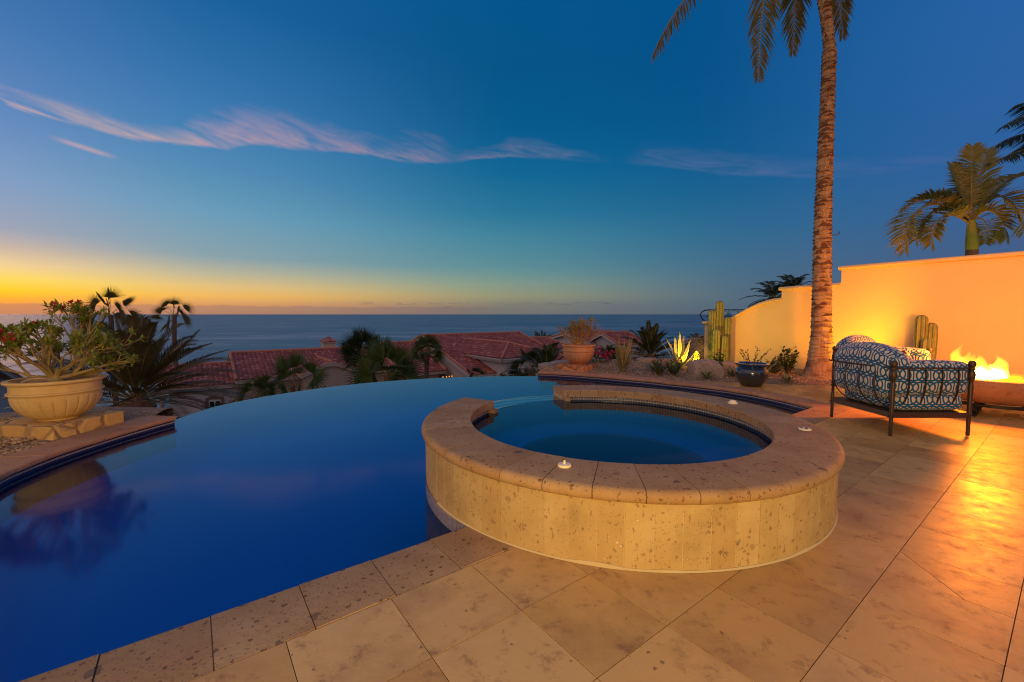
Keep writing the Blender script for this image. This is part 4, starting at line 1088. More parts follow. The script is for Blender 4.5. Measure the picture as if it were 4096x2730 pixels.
for tx, ty, tz, mx, my, mz in ((9.6, 8.6, 9.0, 8.2, 8.8, 11.6), (5.2, 12.6, 11.6, 5.7, 10.8, 12.2), (6.3, 5.4, 11.4, 6.2, 7.0, 12.4), (3.2, 10.8, 11.5, 4.4, 9.9, 12.0), (8.7, 11.5, 9.6, 7.4, 10.2, 11.6), (4.0, 6.8, 12.0, 5.0, 7.8, 12.2), (6.0, 9.1, 13.2, 6.0, 8.9, 12.0)):
    crown_frond(Vector((tx, ty, tz)), Vector((mx, my, mz)))

# bright feather palm behind the wall
def zat(nx, ny, d): return at(nx, ny, d)
RP = T('feather_palm', (9.92, 9.2, -.6), 'short bright feather palm with green crownshaft rising behind the wall', 'palm')
b0 = zat(3887, 900, 9.2); mb = MB(); z0 = zat(3887, 1000, 9.2).z
mb.tube([(b0.x + .05, 9.2, -.6), (b0.x + .05, 9.2, z0 - .5), (b0.x + .04, 9.2, z0)], [.13, .11, .10], 14); RP.part('trunk', mb, M['palm_bark'])
mb = MB(); mb.tube([(b0.x + .04, 9.2, z0), (b0.x + .03, 9.2, z0 + .12), (b0.x, 9.2, z0 + .45), (b0.x - .01, 9.2, b0.z + .1)], [.10, .105, .08, .055], 14); RP.part('crownshaft', mb, M['shaft'])
FR = [([(3877, 895), (3800, 835), (3735, 850), (3728, 978)], 10.0, 9.7), ([(3872, 870), (3725, 760), (3600, 840), (3624, 1003)], 10.0, 9.6), ([(3876, 885), (3770, 800), (3680, 850), (3665, 960)], 10.2, 10.0), ([(3890, 893), (3935, 805), (4015, 840), (4027, 955)], 10, 9.6),
      ([(3890, 880), (3960, 740), (4070, 760), (4100, 930)], 10, 9.8), ([(3885, 870), (3882, 760), (3888, 670), (3890, 585)], 10, 10.4), ([(3887, 870), (3900, 780), (3925, 680), (3950, 600)], 10, 10.8),
      ([(3883, 870), (3855, 790), (3825, 720), (3800, 660)], 10, 10.5), ([(3888, 880), (3950, 770), (4030, 700), (4130, 700)], 10, 10.6), ([(3886, 890), (3925, 850), (3965, 890), (3940, 975)], 10, 10.9), ([(3880, 880), (3790, 780), (3690, 770), (3610, 850)], 10, 10.6), ([(3880, 880), (3830, 800), (3770, 760), (3700, 800)], 10, 10.9)]
random.seed(31)
for px, d0, d1 in FR:
    mb = MB(); c = [zat(x, y, .92 * (d0 + (d1 - d0) * i / 3)) for i, (x, y) in enumerate(px)]
    frond(mb, c, 58, .40, .020, .55, .45, .25, .14, rr=.022, jit=.12, prof=lambda t: .45 + .75 * math.sin(PI * min(1, t * 1.02)) ** .8); RP.part('frond', mb, [M['royal_leaf'], M['petiole']])
RQ = T('feather_palm', (12.9, 10.0, -.6), 'taller dark feather palm at the right edge, only its left fronds in view', 'palm')
q0 = zat(4290, 560, 10.0); mb = MB(); mb.tube([(12.9, 10, -.6), (12.95, 10, 3), (q0.x, 10, q0.z)], [.14, .12, .09], 12); RQ.part('trunk', mb, M['palm_bark'])
for px, d0, d1 in [([(4290, 560), (4200, 440), (4090, 440), (4010, 510)], 10, 9.7), ([(4290, 570), (4200, 560), (4080, 600), (3950, 655)], 10, 9.6), ([(4290, 560), (4240, 500), (4130, 560), (4030, 620)], 10, 10.5), ([(4290, 565), (4180, 520), (4060, 520), (3975, 590)], 10, 10.3), ([(4290, 560), (4230, 430), (4130, 380), (4050, 430)], 10, 10.2), ([(4290, 560), (4340, 400), (4400, 380), (4460, 480)], 10, 10), ([(4290, 570), (4260, 640), (4200, 700), (4150, 790)], 10, 10.2)]:
    mb = MB(); frond(mb, [zat(x, y, d0 + (d1 - d0) * i / 3) for i, (x, y) in enumerate(px)], 46, .48, .02, -.3, .6, .35, .1, rr=.022); RQ.part('frond', mb, [M['dark_frond'], M['petiole']])
# palms peeping over the curved wall
for k, (nx, ny, d, lab) in enumerate(((3098, 1185, 15.5, 'dark palm fronds peeping over the curve of the stucco wall'), (3172, 1150, 18, 'palm tips just above the flat step of the stucco wall'))):
    c = at(nx, ny + 10, d); t = T('feather_palm', (c.x, c.y, -4), lab, 'palm', 'palms peeping over the stucco wall'); mb = MB(); mb.tube([(c.x, c.y, -4), (c.x, c.y, c.z)], [.14, .09], 8); t.part('trunk', mb, M['palm_bark'])
    random.seed(40 + k); mb = MB()
    for j in range(14): frond(mb, arch(c, j * 137.5, 70 - j * 5, 1.15, .35), 26, .32, .018, .2, .6, .3)
    t.part('crown', mb, [M['dark_frond'], M['petiole']])

# date palm beyond the pool edge on the left
random.seed(51); c = at(545, 1600, 12.0); gz = terr(c.x, c.y) - .3; t = T('date_palm', (c.x, c.y, gz), 'large dark date palm with arching fronds behind the potted desert rose', 'palm')
mb = MB(); mb.tube([(c.x, c.y, gz), (c.x, c.y, c.z - .6), (c.x, c.y, c.z - .2), (c.x, c.y, c.z + .1)], [.36, .34, .46, .18], 12); t.part('trunk', mb, M['palm_bark'])
n = 58
for k in range(n):
    f = k / (n - 1); e = 86 - 86 * f ** .9 + random.uniform(-5, 5); az = k * 137.5; L = random.uniform(2.9, 3.6); mb = MB()
    frond(mb, arch(c - Z * .12 * f, az, e, L, .22 + .22 * f), 62, .43, .0150, .45, .9, .12, .20, rr=.018, jit=.06); t.part('frond', mb, [M['date_leaf'], M['petiole']])
mb = MB()
for px, d in (([(545, 1600), (700, 1480), (880, 1440), (1010, 1530)], (12.0, 13.4)), ([(545, 1600), (680, 1540), (820, 1510), (960, 1545)], (12.0, 13.1)), ([(545, 1600), (640, 1600), (760, 1570), (860, 1640)], (12.0, 12.8)), ([(545, 1590), (640, 1470), (740, 1400), (800, 1320)], (12.0, 12.4)), ([(545, 1590), (640, 1480), (760, 1400), (850, 1375)], (12.0, 12.1)), ([(545, 1590), (660, 1500), (800, 1430), (920, 1400)], (12.0, 11.9)), ([(545, 1600), (400, 1500), (200, 1400), (30, 1430)], (12.0, 12.6)), ([(545, 1600), (380, 1560), (180, 1520), (20, 1590)], (12.0, 12.6)), ([(545, 1610), (300, 1600), (150, 1600), (0, 1640)], (12.0, 13.1)), ([(545, 1610), (660, 1560), (780, 1560), (880, 1600)], (12.0, 13.1))):
    mb = MB(); frond(mb, [at(x, y, d[0] + (d[1] - d[0]) * i / 3) for i, (x, y) in enumerate(px)], 66, .40, .0150, .35, .9, .12, .15, rr=.018, jit=.06); t.part('frond', mb, [M['date_leaf'], M['petiole']])
# dark date palm beyond the right-hand bed
random.seed(52); c = at(2600, 1425, 13.4); t = T('date_palm', (c.x, c.y, -3), 'squat dark date palm in the gravel bed, left of the lit agave', 'palm')
mb = MB(); mb.tube([(c.x, c.y, -3), (c.x, c.y, c.z)], [.2, .2], 10); t.part('trunk', mb, M['palm_bark'])
for k in range(40):
    f = k / 39; mb = MB(); frond(mb, arch(c - Z * .1 * f, k * 137.5, 82 - 80 * f, random.uniform(1.15, 1.42), .16 + .2 * f), 34, .21, .014, .5, .9, .1, .2, rr=.014); t.part('frond', mb, [M['dark_frond'], M['petiole']])
# palms below the pool on the near side of the terracotta urn
for k, (nx, ny, d, L, lab, m) in enumerate(((2190, 1500, 13.5, 1.5, 'dark feather palm below the left of the terracotta urn', 'dark_frond'), (2440, 1465, 15, 1.1, 'dark feather palm behind the pink bougainvillea', 'dark_frond'), (2790, 1400, 24, 1.3, 'small far palm left of the rubble pillar', 'palm_leaf'))):
    random.seed(60 + k); c = at(nx, ny, d); t = T('feather_palm', (c.x, c.y, terr(c.x, c.y) - .3), lab, 'palm'); mb = MB(); mb.tube([(c.x, c.y, terr(c.x, c.y) - .3), (c.x, c.y, c.z)], [.15, .1], 8); t.part('trunk', mb, M['palm_bark'])
    mb = MB()
    for j in range(22): frond(mb, arch(c, j * 137.5, 80 - j * 4, L * random.uniform(.85, 1.1), .3), 30, .26 * L / 1.2, .016, .4, .8, .2)
    t.part('crown', mb, [M[m], M['petiole']])
# fan palms in front of the villas
fan_palm('fan_palm', at(1175, 1545, 17), 1.75, 'broad fan palm in front of the gabled bay, lowest over the pool edge', 15, seed=71, droop=.3, rt=.50, trunk=.10)
fan_palm('fan_palm', at(1030, 1590, 15.5), .95, 'low fan palm touching the pool edge left of the broad one', 12, seed=78, droop=.4, rt=.5)
fan_palm('fan_palm', at(1450, 1405, 19), 1.30, 'dark round headed fan palm standing against the sea behind the broad fan palms', 26, seed=72, droop=.10, rt=.58, pet=.38, mat='dark_frond')
fan_palm('fan_palm', at(1550, 1500, 15.5), 1.70, 'pale fan palm with drooping fingers in the middle of the villa roofs', 24, seed=73, droop=.25, rt=.55, pet=.45, trunk=.09)
fan_palm('fan_palm', at(1708, 1405, 22), 1.15, 'slim fan palm with thick shaggy trunk before the middle villa roof', 26, seed=74, droop=.10, trunk=.13, rt=.50, pet=.45)
fan_palm('fan_palm', at(2130, 1480, 15), 1.05, 'dark fan palm right of the white villa corner', 18, seed=75, mat='dark_frond', droop=.55, rt=.5)
fan_palm('fan_palm', at(440, 1262, 27), 2.1, 'tall fan palm against the sunrise glow behind the desert rose', 13, seed=76, droop=.22, mat='palm_leaf', rt=.46, el=(84, -20))
fan_palm('fan_palm', at(695, 1262, 27), 1.5, 'slender fan palm against the horizon right of the sunrise glow', 11, seed=77, droop=.22, mat='palm_leaf', trunk=.12, rt=.45, el=(84, -25))
fan_palm('fan_palm', at(1900, 1520, 20), .9, 'small fan palm just above the pool edge below the large villa gable', 12, seed=79, mat='dark_frond')
for k, (nx, ny, d, w, lab) in enumerate(((2060, 1520, 16, 1.2, 'dark shrubs below the hipped wing'), (2330, 1490, 15, 1.3, 'dark shrub behind the terracotta urn'), (2420, 1470, 18, 1.6, 'dark shrub behind the pink bougainvillea'), (2680, 1470, 16, 1.2, 'dark shrub between date palm and lit agave'), (2170, 1345, 62, 2.2, 'far tree top behind the annex roof'), (1330, 1590, 24, 1.6, 'shrub below the gabled bay'), (900, 1640, 20, 1.2, 'shrub against the villa wing'))):
    c = at(nx, ny, d); shrub('shrub', (c.x, c.y, c.z - w * .5), w, w * .7, lab, 20, 46, w * .12, w * .04, 'dark_frond' if k != 4 else 'palm_leaf', nf=0, seed=80 + k, sr=.02, start=.1)

# urns
def make_urn(name, loc, label, mat, soilmat):
    t = T(name, loc, label, 'planter'); mb = MB(); x, y, z = loc
    pr = [(.10, 0), (.17, 0), (.175, .012), (.20, .03), (.245, .055), (.295, .10), (.335, .155), (.358, .21), (.368, .265), (.370, .30), (.374, .308), (.392, .312), (.398, .322), (.392, .334), (.374, .338), (.372, .345), (.376, .42), (.392, .428), (.412, .436), (.418, .450), (.412, .464), (.392, .470), (.362, .466), (.350, .450), (.345, .415)]
    # dense profile inside the fluted belly
    dense = []
    for a, b in zip(pr, pr[1:]):
        k = 3 if a[1] < .30 else 1
        for i in range(k): dense.append((a[0] + (b[0] - a[0]) * i / k, a[1] + (b[1] - a[1]) * i / k))
    dense.append(pr[-1]); n = 22
    def ribs(a, z):
        ph = (a * n / (2 * PI)) % 1; e = abs(ph - .5) * 2
        if .02 < z < .29:
            top = .285 - .05 * (1 - math.sqrt(max(0, 1 - (1 - min(1, (1 - e) * 1.5)) ** 2)))
            ins = 1 if z < top else 0; return 1 + (.016 * (1 - e ** 3) - .020 * (e > .86)) * ins
        if .346 < z < .42: return 1 - .012 * (.30 < ((a * 17 / PI) % 1) < .42) - .008 * (noise.noise(Vector((a * 12, z * 60, 1))) > .15)
        return 1
    mb.lathe(dense, loc, 264, 0, True, ribs); t.part('bowl', mb, M[mat], 30)
    mb = MB(); mb.lathe([(.35, .40), (.2, .425), (.001, .43)], loc, 32); t.part('soil', mb, M[soilmat]); return t
LU = (-5.24, 4.87, .142); RU = (1.62, 10.32, .142)
make_urn('urn_planter', LU, 'yellow lit fluted bowl planter on flagstone block at the left pool edge', 'urn_gold', 'gravel_gold')
make_urn('urn_planter', RU, 'terracotta fluted bowl planter on red block at the far pool edge', 'urn_red', 'soil')
def pedestal(c, sx, sy, rot, mat, label):
    mb = MB(); mb.box((c[0], c[1], .035), (sx, sy, .21), rot); o = mb.build('pedestal', M[mat])
    bv = o.modifiers.new('edge', 'BEVEL'); bv.width = .012; bv.segments = 2; tag(o, label, 'stone block')
pedestal((-5.30, 4.90), .86, .78, -.087, 'pedestal_gold', 'yellow flagstone block under the left bowl planter')
pedestal((1.60, 10.33), .74, .78, -.61, 'pedestal_red', 'red flagstone block under the terracotta bowl planter')
# desert rose
random.seed(91)
def desert_rose(loc, label, H, W, leafy, mats, name, depth=5, first=9, zb=.24, ls=1.0, seed=91):
    random.seed(seed); t = T(name, loc, label, 'shrub'); ms, ml, my, mf = MB(), MB(), MB(), MB(); b = Vector(loc); tips = []
    ms.tube([b - Z * .02, b + Z * .05, b + Z * .12, b + Z * .17], [.085, .075, .06, .03], 9)
    def grow(p, d, L, r, lev):
        q = p + d * L; mid = p.lerp(q, .5) + Vector([random.uniform(-1, 1) * L * .10 for _ in range(3)]); pts = bez([p, mid, q], 4)
        ms.tube(pts, [r, r * .92, r * .86, r * .78, r * .7], 6 if lev < 2 else 5)
        if lev >= depth: tips.append((q, d)); return
        for k in range(2 if random.random() < .72 else 3):
            nd_ = (d + Vector([random.uniform(-.62, .62) for _ in range(3)]) + Z * (zb if lev > 0 else zb * .65)).normalized()
            if nd_.z < .03: nd_.z = .03 + random.uniform(0, .15)
            grow(q, nd_, L * random.uniform(.66, .92), r * .68, lev + 1)
    for k in range(first):
        a = k * 2.399 + random.uniform(-.2, .2); e = random.uniform(.25, 1.2) if k % 3 else random.uniform(.22, .42)
        d = Vector((math.cos(a) * math.cos(e) * W, math.sin(a) * math.cos(e) * W * .8, math.sin(e) * H)).normalized()
        grow(b + Z * .05 + d * .03, d, random.uniform(.17, .24) * max(W, .8) * ls, (.030 if k < 5 else .022) * ls, 0)
    random.shuffle(tips)
    if leafy > .5: tips.sort(key=lambda q: -(q[0].z * 1.5 - q[0].y + random.uniform(-.35, .35)))
    for i, (q, d) in enumerate(tips):
        if random.random() < leafy:
            for j in range(random.randint(4, 6)):
                v = (d * .5 + Vector([random.uniform(-1, 1) for _ in range(3)]) + Z * .15).normalized(); leaf(ml, q - d * random.uniform(0, .05), v, random.uniform(.06, .095), .0165, 1 if random.random() < .06 else 0)
        if leafy > .5 and i < 17: 
            mf = MB()
            for _ in range(2): flower(mf, q + Z * .02, .042)
            t.part('flower', mf, M['petal'])
    t.part('branch_cluster', ms, M[mats])
    t.part('foliage', ml, [M['rose_leaf'], M['yellow_leaf']])
desert_rose((LU[0], LU[1], LU[2] + .41), 'leafy desert rose with red flowers growing in the yellow bowl planter', .50, .98, .80, 'rose_stem', 'desert_rose', 5, 12, seed=97)
desert_rose((RU[0], RU[1], RU[2] + .41), 'nearly leafless branching shrub in the terracotta bowl planter', 1.5, .95, .05, 'dry_stem', 'bare_shrub', 5, 15, zb=.42, ls=.82, seed=96)
# drip tube in the left bowl
mb = MB(); mb.tube(bez([(LU[0] - .16, LU[1] - .26, LU[2] + .42), (LU[0] - .13, LU[1] - .2, LU[2] + .50), (LU[0] - .04, LU[1] - .12, LU[2] + .50), (LU[0] + .02, LU[1] - .05, LU[2] + .44)], 10), .006, 6); tag(mb.build('drip_tube', M['house_white']), 'thin pale irrigation tube curving over the soil of the left bowl planter', 'tube')

# glazed pot with young bougainvillea
BP = (4.50, 7.95, .004); t = T('glazed_pot', BP, 'dark blue glazed round pot standing on the deck by the gravel bed', 'planter'); mb = MB()
mb.lathe([(.12, 0), (.165, 0), (.178, .012), (.22, .07), (.256, .14), (.276, .21), (.280, .255), (.268, .295), (.243, .325), (.228, .34), (.230, .350), (.224, .358), (.236, .372), (.266, .392), (.288, .404), (.292, .414), (.284, .424), (.262, .426), (.238, .415), (.222, .39), (.215, .36)], BP, 64); t.part('bowl', mb, M['glaze'])
mb = MB(); mb.lathe([(.222, .37), (.1, .385), (.001, .385)], BP, 24); t.part('soil', mb, M['soil'])
shrub('bougainvillea', (BP[0], BP[1], .38), .42, .30, 'young bougainvillea with crimson blooms in the blue glazed pot', 7, 20, .038, .012, 'bush_leaf', 'petal_pink', 9, .020, seed=102, sr=.004, start=.3)
# cacti
def column(mb, x, y, z0, z1, r, ribs=7, lean=(0, 0), ph=0.0):
    n = ribs * 6; rings = []; hs = [z0 + (z1 - z0 - r * 1.1) * i / 7 for i in range(8)] + [z1 - r * 1.1 + r * 1.1 * math.sin(a) for a in (.35, .7, 1.0, 1.25, 1.45)]
    for i, z in enumerate(hs):
        k = 1 if i < 8 else math.cos((.35, .7, 1.0, 1.25, 1.45)[i - 8]) ; k = max(k, .10); f = (z - z0) / (z1 - z0)
        kk = k * (1 + .05 * math.sin(z * 7 + x * 9)) * (.86 + .14 * min(1, f * 4))
        rings.append([(x + lean[0] * f + r * kk * (1 + .16 * math.cos(ribs * 2 * PI * j / n)) * math.cos(2 * PI * j / n + ph), y + lean[1] * f + r * kk * (1 + .16 * math.cos(ribs * 2 * PI * j / n)) * math.sin(2 * PI * j / n + ph), z) for j in range(n)])
    mb.loft(rings, True, 0, True, True, lambda i, j: (j / 6 + .5, i / 12))
t = T('cactus', (5.42, 11.15, 0), 'cluster of tall ribbed green columnar cacti lit against the curved wall end', 'cactus')
for nx0, nx1, top, d, ph in ((2836, 2863, 1240, 11.2, .2), (2864, 2894, 1203, 11.25, .5), (2852, 2880, 1317, 11.0, .1), (2899, 2925, 1268, 11.15, .4), (2887, 2911, 1343, 10.98, .3)):
    a = at((nx0 + nx1) / 2, top, d); mb = MB(); column(mb, a.x, d, -.02, a.z, (nx1 - nx0) / FX * d / 2 / 1.08, 6, (0, 0), ph); t.part('column', mb, M['cactus'])
t = T('cactus', (7.75, 8.05, 0), 'ribbed columnar cacti against the orange wall beside the fire', 'cactus')
for nx0, nx1, top, d, ph in ((3667, 3709, 1260, 8.05, .2), (3707, 3749, 1291, 8.0, .5), (3690, 3736, 1353, 7.8, .1)):
    a = at((nx0 + nx1) / 2, top, d); mb = MB(); column(mb, a.x, d, -.02, a.z, (nx1 - nx0) / FX * d / 2 / 1.25, 6, (0, 0), ph); t.part('column', mb, M['cactus'])
# boulders
def boulder(loc, s, label, seed, mat='rock'):
    import bmesh
    bm = bmesh.new(); bmesh.ops.create_icosphere(bm, subdivisions=4, radius=1)
    for v in bm.verts:
        p = v.co.copy(); q = p * 1.1 + Vector((seed, 0, 0)); d = noise.noise(q) * .35 + noise.noise(q * 3) * .10 + noise.noise(q * 8) * .03
        c = p * (1 + d); c = Vector([max(-.80, min(.80, x)) for x in c]); v.co = Vector((c.x * s[0], c.y * s[1], c.z * s[2]))
    me = D.meshes.new('boulder'); bm.to_mesh(me); bm.free()
    for p in me.polygons: p.use_smooth = True
    me.set_sharp_from_angle(angle=.6); me.materials.append(M[mat]); o = D.objects.new('boulder', me); COL.objects.link(o); o.location = loc; tag(o, label, 'boulder')
boulder((4.22, 9.25, .12), (.38, .28, .28), 'large pale boulder in the gravel below the cacti', 3)
boulder((4.83, 9.7, .10), (.26, .2, .2), 'small boulder half hidden between large boulder and blue pot', 8)
# agaves, aloes, shrubs in the right-hand bed
t = T('agave', (4.02, 10.15, 0), 'large variegated agave glowing yellow in the spotlight', 'agave'); mb = MB(); random.seed(110); B_ = Vector((4.02, 10.15, .03))
for az, el, L, w in ((-75, 42, .75, .05), (-62, 58, .85, .055), (-40, 70, .82, .07), (-95, 30, .6, .045), (-20, 78, .80, .075), (10, 84, .92, .05), (35, 72, .86, .065), (60, 60, .80, .06), (78, 40, .85, .05), (95, 26, .62, .05), (150, 62, .55, .07), (190, 55, .5, .07), (230, 60, .5, .07), (110, 50, .6, .05), (-130, 52, .5, .06), (0, 60, .7, .07)):
    blade(mb, B_, dirv(az, el), L, w, .10 * random.uniform(-.5, 1.5), .2)
t.part('blade_cluster', mb, M['agave'])
def stalk(loc, h, label, seed):
    random.seed(seed); t = T('aeonium', loc, label, 'succulent'); b = Vector(loc); mb = MB(); tp = b + Vector((.16, 0, h)); mb.tube(bez([b, b + Vector((.03, 0, h * .5)), tp], 6), .014, 6); t.part('stem', mb, M['succulent']); mb = MB()
    for k in range(34):
        e = 80 - k * 4; d = dirv(k * 137.5, e); blade(mb, tp + Vector((0, 0, -.002 * k)), d, .085, .022, .0, .35, n=4, belly=.7)
    t.part('leaf_rosette', mb, M['succulent'])
stalk((4.18, 9.98, 0), .40, 'yellow green succulent rosette on a slanting stalk before the lit agave', 4)
random.seed(112)
for k, (x, y) in enumerate(((3.78, 9.85), (4.15, 9.75))):
    t = T('aeonium', (x, y, 0), 'clump of small bright succulent leaves ' + ('left of the spotlight' if k == 0 else 'right behind the spotlight'), 'succulent', 'bright succulent clumps at the lit agave'); mb = MB()
    for j in range(9):
        c = Vector((x + random.uniform(-.14, .14), y + random.uniform(-.1, .1), random.uniform(.04, .22)))
        for q in range(14): blade(mb, c, dirv(q * 137.5, 70 - q * 5), .06, .016, 0, .3, n=3, belly=.7)
    t.part('leaf_cluster', mb, M['succulent'])
t = T('sword_plant', (2.56, 9.72, 0), 'tall stiff sword leaved plant right of the terracotta urn', 'succulent'); mb = MB(); random.seed(120); B_ = Vector((2.56, 9.76, .01))
for k in range(30):
    az = random.choice((-90, 90)) + random.uniform(-80, 80); el = random.choice((86, 82, 78, 74, 68, 60, 52)); L = random.uniform(.6, .95) * (1 if el > 65 else .75)
    blade(mb, B_ + Vector((random.uniform(-.04, .04), random.uniform(-.04, .04), 0)), dirv(az, el), L, .026, .04, .3, belly=.5)
t.part('blade_cluster', mb, M['sword'])
rosette('aloe', (3.30, 9.75, 0), 16, .42, .028, 'dark spreading aloe left of the red flowered shrubs', 'aloe', 'aloe', (70, 20), .35, seed=121)
rosette('aloe', (4.02, 8.72, 0), 13, .26, .03, 'small squat aloe at the foot of the large boulder', 'aloe', 'aloe', (70, 18), .2, seed=122)
rosette('aloe', (4.68, 9.02, 0), 12, .30, .026, 'spiky aloe between the large boulder and the blue pot', 'aloe', 'aloe', (75, 30), .15, seed=123)
rosette('aloe', (5.35, 9.0, 0), 18, .52, .028, 'long leaved aloe right behind the blue pot', 'aloe', 'aloe', (78, 35), .30, seed=124)
rosette('aloe', (5.42, 8.32, 0), 12, .26, .028, 'low aloe in the gravel between blue pot and coconut palm', 'aloe', 'aloe', (60, 12), .2, seed=125)
shrub('crown_of_thorns', (3.20, 9.25, 0), .42, .20, 'red flowered thorny shrub, left of the pair before the agave', 10, 20, .075, .022, 'bush_leaf', 'petal', 4, .026, seed=131, sr=.014)
shrub('crown_of_thorns', (3.52, 9.2, 0), .40, .24, 'red flowered thorny shrub, right of the pair before the agave', 11, 22, .075, .022, 'bush_leaf', 'petal', 4, .022, seed=132, sr=.012)
shrub('crown_of_thorns', (4.62, 9.45, 0), .62, .12, 'slim shrub with salmon flowers standing before the cacti', 5, 24, .09, .026, 'bush_leaf', 'petal_salmon', 5, .03, seed=133, sr=.012)
shrub('euphorbia_shrub', (5.80, 9.35, 0), .45, .20, 'rounded leafy shrub left of the pair beside the coconut palm', 12, 24, .08, .026, 'bush_leaf', nf=0, seed=134)
shrub('euphorbia_shrub', (6.10, 9.35, 0), .80, .20, 'taller leafy shrub next to the coconut palm trunk', 10, 30, .10, .030, 'bush_leaf', 'petal_salmon', 1, .03, seed=135)
shrub('bougainvillea', (2.50, 11.6, -.1), .50, .34, 'bougainvillea thick with crimson blooms behind the sword leaved plant', 10, 16, .05, .02, 'bush_leaf', 'petal_pink', 40, .042, seed=136)
shrub('bougainvillea', (2.15, 11.2, -.2), .75, .20, 'thin bougainvillea spray right behind the terracotta urn', 5, 26, .06, .022, 'bush_leaf', 'petal_pink', 4, .035, seed=137)
shrub('shrub', (1.0, 10.9, -.3), .45, .18, 'yellowish weedy shrub below the left of the terracotta urn', 6, 26, .055, .02, 'succulent', nf=0, seed=138)
shrub('shrub', (-5.4, 6.35, -.3), .38, .14, 'tiny dry weed on the wall end by the left pool coping', 5, 14, .04, .014, 'succulent', nf=0, seed=139)
rosette('aloe', (8.55, 6.95, 0), 20, .42, .03, 'dark aloe beyond the stone fire bowl', 'aloe', 'aloe', (70, 15), .3, seed=140)
# garden spotlight fixture
SP = Vector((4.02, 9.42, 0)); t = T('garden_spotlight', SP, 'small black stake spotlight in the gravel aimed at the agave', 'spotlight')
mb = MB(); mb.tube([SP, SP + Z * .10], .008, 6); t.part('stake', mb, M['black_metal'])
mb = MB(); dd = (Vector((4.6, 10.6, .6)) - (SP + Z * .13)).normalized(); c = SP + Z * .135; mb.tube([c - dd * .07, c - dd * .06, c - dd * .0, c + dd * .06], [.015, .032, .036, .042], 14, cap=True); t.part('lamp_head', mb, M['black_metal'])

# ------------------------------------------------------------------ fire bowl
FC = Vector((6.55, 5.72, 0)); t = T('fire_bowl', FC, 'wide round stone fire bowl with flames on curled iron feet', 'fire bowl')
mb = MB(); mb.lathe([(.20, .16), (.34, .165), (.46, .185), (.57, .24), (.65, .32), (.69, .42), (.70, .485), (.695, .50), (.60, .50), (.585, .49), (.56, .46), (.3, .44), (.001, .44)], FC, 96); t.part('bowl', mb, M['fire_stone'])
mb = MB(); random.seed(150)
for k in range(260):
    a = random.uniform(0, 6.28); r = .5 * math.sqrt(random.random()); c = FC + Vector((r * math.cos(a), r * math.sin(a), .455)); s = random.uniform(.018, .035); mb.lathe([(s * .6, 0), (s, s * .4), (s * .6, s * .9), (.001, s)], c, 5, 0, False)
t.part('coals', mb, M['ember'])['kind'] = 'stuff'
for k in range(5):
    a = -2.75 + k * 1.257; d = Vector((math.cos(a), math.sin(a), 0)); mb = MB(); pts = [FC + d * .30 + Z * .18, FC + d * .42 + Z * .10, FC + d * .50 + Z * .03]
    for i in range(12): th_ = -PI / 2 + i * .52; r = .075 * (1 - i * .055); pts.append(FC + d * (.56 + r * math.cos(th_)) + Z * (.085 + r * math.sin(th_)))
    mb.tube(pts, .020, 8, flat=1.5); t.part('iron_foot', mb, M['iron'])
mb = MB(); mb.arc(FC.x, FC.y, [(.40, .125), (.44, .125), (.44, .165), (.40, .165)], 0, 359.9, 6); t.part('iron_ring', mb, M['iron'])
def tongue(mb, c, r, h, seed, n=14):
    rings = []; m = 12
    for i in range(m + 1):
        f = i / m; rr = r * (math.sin(PI * min(1, f * .9 + .12)) ** .9) * (1 - f * .55) if f < 1 else .002
        if i == m: rr = .002
        ox, oy = r * 1.1 * f * noise.noise(Vector((seed, f * 2.2, 0))), r * .8 * f * noise.noise(Vector((seed, f * 2.2, 9)))
        rings.append([(c[0] + ox + rr * (1 + .35 * noise.noise(Vector((math.cos(2 * PI * j / n) * 1.4, math.sin(2 * PI * j / n) * 1.4, f * 3 + seed)))) * math.cos(2 * PI * j / n), c[1] + oy + rr * math.sin(2 * PI * j / n), c[2] + h * f) for j in range(n)])
    mb.loft(rings, True, 0, True, True)
for name, mat, lst in (('outer_flame', 'flame_out', [(-.42, .04, .14, .42), (-.36, -.1, .1, .30), (-.30, .1, .12, .34), (-.14, .05, .15, .30), (.0, -.05, .15, .30), (.12, .08, .14, .26), (-.22, -.2, .12, .26), (-.05, .22, .13, .3)]),
                       ('inner_flame', 'flame_mid', [(-.40, .04, .08, .28), (-.26, .02, .11, .20), (-.12, .0, .13, .20), (.02, -.02, .12, .19), (.14, .04, .10, .15)]),
                       ('flame_core', 'flame_core', [(-.24, .0, .10, .13), (-.12, -.02, .12, .17), (.0, .0, .12, .15), (.10, .0, .08, .09)])):
    for k, (dx, dy, r, h) in enumerate(lst):
        mb = MB(); tongue(mb, FC + Vector((dx - .04, dy, .455)), r * (.8 if name == 'outer_flame' else 1), h * (1.2 if name == 'outer_flame' else 1.15), k * 3.3 + len(name)); t.part(name, mb, M[mat])

